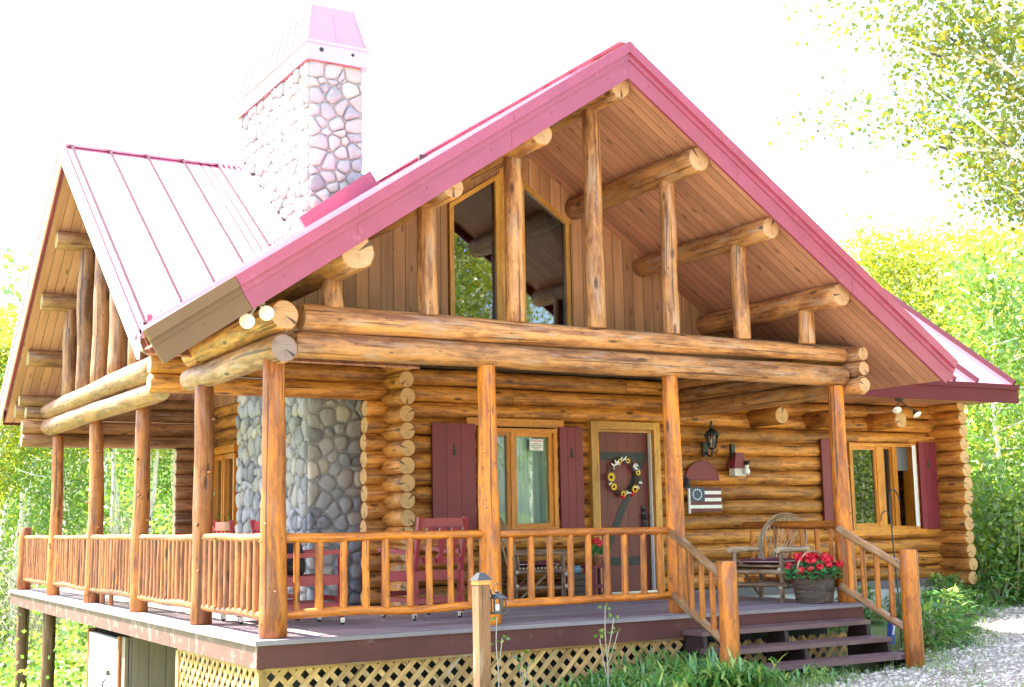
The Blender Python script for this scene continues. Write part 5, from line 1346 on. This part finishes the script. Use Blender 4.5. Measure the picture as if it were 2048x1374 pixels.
while k < 80:
    az = rg.uniform(1, 20); d = rg.uniform(27, 66)
    x, y = polar(az, d)
    if any((x-a)**2+(y-b_)**2 < 1.3**2 for a, b_ in used): continue
    used.append((x, y)); pr = (PA, PC, PA, PC, PB, PA, PC, PD)[k % 8]
    plant(pr, x, y, rg.uniform(.8, 1.2)*(.75 if az > 14 else 1), 'slender white-trunked aspen in the grove beyond the left deck', 'aspens beyond the left deck'); k += 1
for (az, d) in ((9.4,31),(10.9,33),(12.2,29.5),(13.3,35),(14.5,30),(15.6,33),(16.5,28),(8.2,29)):
    x, y = polar(az, d); plant((PA, PC)[int(az*10) % 2], x, y, rg.uniform(.85, 1.05), 'slender white-trunked aspen in the grove beyond the left deck', 'aspens beyond the left deck')
# right side: one broad crown and its neighbours
PE = aspen('aspen_tree', 9, 8.6, .20, 2.6, 60, 300, .105, LEAFY, .15, spread=.5)
HT[id(PE)] = 8.6
x, y = polar(47.6, 27.5); s_ = fit(8.6, x, y, 1, .225); PE.scale = (s_,)*3; PE.location = (x, y, hz(x, y)-.1); tag(PE, 'broad yellow-green aspen with forked white limbs rising behind the right roof edge', 'tree')
Rt = [(50.0,33,PE,1.0),(52.0,29,PE,.9),(51.2,24.5,PD,1.1),(49.2,39,PE,1.1),(53.4,35,PA,.9),(46.2,36,PE,.82),(54.5,26,PD,1.2),(48.4,46,PC,.9),(51.6,44,PA,.9),(44.8,44,PE,.8),(56,31,PE,1),(50.4,52,PC,1),(58,38,PA,1),(60,30,PE,1),(43.6,50,PB,.75),(53,50,PC,1),(47.2,58,PB,1),(62,42,PC,1)]
for i, (az, d, pr, s) in enumerate(Rt):
    x, y = polar(az, d); o = copy_tree(pr); s = fit(HT[id(pr)], x, y, s, .20 if az > 46.5 else .15); place(o, x, y, s, 'yellow-green aspen standing among others on the slope right of the cabin', 'aspens right of the cabin')
# near tree whose branches reach into the upper right corner
NT = aspen('aspen_tree', 31, 9.6, .46, 3.2, 100, 460, .064, NEARL, .11, spread=.23)
NT.location = (8.75, -1.95, hz(8.75,-1.95)); NT.rotation_euler = (0,0,1.0); tag(NT, 'near aspen whose leafy branches hang into the upper right corner of the view', 'tree')
for i in range(12):
    o = copy_tree(PD); x, y = rg.uniform(16, 30), rg.uniform(-19, -5); place(o, x, y, rg.uniform(.8, 1.2), 'bushy young aspen across the clearing in front of the cabin', 'young aspens across the clearing')
# bare twiggy shrubs below the deck
TS = thing('bare_shrub', 'x', 'shrub'); m = MB(); rr = random.Random(15)
for k in range(26):
    a = rr.uniform(0, 6.28); p0 = Vector((0,0,-.1)); d = Vector((math.cos(a)*rr.uniform(.1,.8), math.sin(a)*rr.uniform(.1,.8), 1)).normalized(); P = [p0]
    for j in range(6):
        P.append(P[-1]+d*.45*rr.uniform(.7,1.2)); d = (d+Vector((rr.gauss(0,.22), rr.gauss(0,.22), rr.gauss(0,.12)))).normalized()
        if j > 1:
            e = (d+Vector((rr.gauss(0,.7), rr.gauss(0,.7), rr.gauss(.1,.4)))).normalized(); m.tube([P[-1], P[-1]+e*.3, P[-1]+e*.55+Vector((0,0,.1))], [.010,.007,.004], 4)
    m.tube(P, [.02-.0026*q for q in range(len(P))], 5)
m.build('twigs', STEM, TS, local=True)
for i, (az, d) in enumerate(((8.0,29),(9.6,28),(10.6,27),(11.6,29),(12.8,30),(9.0,33),(13.8,28),(6.8,31))):
    x, y = polar(az, d); o = TS if i == 0 else copy_tree(TS); o.location = (x, y, hz(x, y)); s = rg.uniform(.7,.95); o.scale = (s,s,s); o.rotation_euler = (0,0,rg.uniform(0,6.28)); tag(o, 'bare pale-twigged shrub in the thicket below the left deck', 'shrub', 'bare shrubs below the left deck')
# trees across the clearing, which the windows mirror
Bk = [(5,-24),(8,-21),(11,-25),(13,-20),(16,-23),(18,-18),(21,-21),(22,-14),(25,-17),(27,-11),(30,-14),(29,-6),(33,-9),(14,-29),(20,-27),(26,-23),(9,-30),(2,-28)]
for i, (x, y) in enumerate(Bk):
    o = copy_tree((PA, PC, PE, PB)[i % 4]); place(o, x, y, rg.uniform(.95, 1.25), 'aspen across the clearing in front of the cabin', 'aspens across the clearing')
# tall shrubs at the right corner of the cabin
def shrub(seed, H, rad, n, ls):
    rr = random.Random(seed); t = thing('tall_shrub', 'x', 'shrub'); sb = MB(); lb = MB()
    for k in range(16):
        a = rr.uniform(0, 6.283); q = rad*math.sqrt(rr.random()); top_ = Vector((q*math.cos(a), q*math.sin(a), H*rr.uniform(.6,1))); sb.tube([(q*.4*math.cos(a), q*.4*math.sin(a), -.1), top_*.55+Vector((rr.gauss(0,.06), rr.gauss(0,.06), 0)), top_], [.008,.005,.003], 4)
        for _ in range(n//16):
            f = rr.random()**.85; p = top_*f+Vector((rr.gauss(0,1), rr.gauss(0,1), rr.gauss(0,.6)))*.15; d = Vector((rr.gauss(0,1), rr.gauss(0,1), rr.gauss(.1,.8))).normalized(); nn = Vector((rr.gauss(0,1), rr.gauss(0,1), rr.gauss(.5,.7))).normalized()
            if abs(d.dot(nn)) < .95: lb.leaf(p, d, nn, ls*rr.uniform(.7,1.3), ls*.6, (rr.random(),0,rr.random()))
    sb.build('stems', STEM, t, local=True); lb.build('leaves', LEAFG, t, local=True); return t
SA = shrub(3, 2.3, 1.0, 4200, .095); SB = shrub(4, 1.9, .9, 3600, .095)
for i, (az, d, s) in enumerate(((50.2,22.5,1.0),(51.3,21.2,1.05),(52.3,22.3,1.1),(50.9,25,1.2),(53.4,23,1.1),(52.6,26.5,1.3),(49.6,25,1.0),(54.4,21.5,1.0),(55.5,24.5,1.2),(49.9,28,1.3))):
    x, y = polar(az, d); o = (SA, SB)[i] if i < 2 else copy_tree((SA, SB)[i % 2]); o.location = (x, y, hz(x, y)); o.scale = (s,)*3; o.rotation_euler = (0,0,rg.uniform(0,6.28)); tag(o, 'tall sunlit green shrub in the thicket behind the right cabin corner', 'shrub', 'shrubs behind the right cabin corner')
# undergrowth and far wood
m = MB()
def tuft(mb, x, y, z, n, rad, ls, hh):
    tone = rg.random()
    for _ in range(n):
        p = Vector((x+rg.gauss(0,rad), y+rg.gauss(0,rad), z+abs(rg.gauss(0,hh)))); d = Vector((rg.gauss(0,1), rg.gauss(0,1), rg.gauss(0,.7))).normalized(); nn = Vector((rg.gauss(0,1), rg.gauss(0,1), rg.gauss(.6,.7))).normalized()
        if abs(d.dot(nn)) < .95: mb.leaf(p, d, nn, ls*rg.uniform(.7,1.3), ls*.75, (.4*tone+.6*rg.random(),0,rg.random()))
for _ in range(1500):
    az, d = rg.uniform(-1, 20), 20+34*rg.random()**1.1; x, y = polar(az, d); tuft(m, x, y, hz(x, y), 40, .35, .03+.003*d, rg.uniform(.25,.8)*(1.4 if d < 30 else 1))
for _ in range(800):
    az, d = rg.uniform(48, 62), 23+34*rg.random(); x, y = polar(az, d); tuft(m, x, y, hz(x, y), 34, .4, .03+.003*d, rg.uniform(.3,1.0))
struct('undergrowth', m, LEAFG, 'stuff')
m = MB()
for _ in range(950):
    az = rg.uniform(-6, 24) if rg.random() < .62 else rg.uniform(40, 66); d = 58+95*rg.random(); x, y = polar(az, d); z = hz(x, y); H = rg.uniform(6, 11)
    m.tube([(x, y, z), (x+rg.gauss(0,.2), y, z+H*.9)], [.13,.04], 4, (1,0,0), 1, False)
    for _ in range(80):
        f = rg.random(); rr = 1.7*math.sin(math.pi*min(1, .15+.8*f)); a = rg.uniform(0,6.28); q = rr*math.sqrt(rg.random()); p = Vector((x+q*math.cos(a), y+q*math.sin(a), z+H*(.22+.8*f)))
        d_ = Vector((rg.gauss(0,1), rg.gauss(0,1), rg.gauss(0,.7))).normalized(); nn = Vector((rg.gauss(0,1), rg.gauss(0,1), rg.gauss(.6,.7))).normalized()
        if abs(d_.dot(nn)) < .95: m.leaf(p, d_, nn, rg.uniform(.3,.55), .32, (rg.random(),0,rg.random()))
o = m.build('distant_wood', [LEAFG, BARK]); o['kind'] = 'stuff'

# ------------------------------------------------------------------ light, sky, camera
SUN_AZ, SUN_EL = R(-45), R(60)          # azimuth from +Y, negative = towards -X
sd = Vector((math.sin(SUN_AZ)*math.cos(SUN_EL), math.cos(SUN_AZ)*math.cos(SUN_EL), math.sin(SUN_EL)))
li = bpy.data.lights.new('sun', 'SUN'); li.energy = 4.8; li.angle = R(.5); li.color = (1.0, .95, .87)
lo_ = bpy.data.objects.new('sun', li); COL.objects.link(lo_); lo_.rotation_euler = sd.to_track_quat('Z', 'Y').to_euler()
wd = bpy.data.worlds.new('World'); scene.world = wd; wd.use_nodes = True; nt = wd.node_tree; bg = nt.nodes['Background']
sk = nt.nodes.new('ShaderNodeTexSky'); sk.sky_type = 'NISHITA'; sk.sun_disc = False; sk.sun_elevation = SUN_EL; sk.sun_rotation = SUN_AZ; sk.air_density = 1.0; sk.dust_density = 2.5; sk.ozone_density = 1.0
nt.links.new(sk.outputs[0], bg.inputs[0]); bg.inputs[1].default_value = .15
cam = bpy.data.cameras.new('camera'); cam.lens = 44.775; cam.sensor_width = 36; cam.clip_end = 600; cam.clip_start = .1
co = bpy.data.objects.new('camera', cam); COL.objects.link(co)
r0 = Vector((.8630, -.5048, -.0174)); r1 = Vector((.0562, .1300, -.9899)); r2 = Vector((.5020, .8534, .1406))
mt = Matrix(((r0.x, -r1.x, -r2.x, CAM.x), (r0.y, -r1.y, -r2.y, CAM.y), (r0.z, -r1.z, -r2.z, CAM.z), (0,0,0,1)))
co.matrix_world = mt; scene.camera = co
scene.view_settings.view_transform = 'Standard'; scene.view_settings.look = 'None'; scene.view_settings.gamma = 1; scene.view_settings.exposure = 2.8
scene.cycles.max_bounces = 8; scene.cycles.transparent_max_bounces = 12; scene.cycles.diffuse_bounces = 4; scene.cycles.use_denoising = True
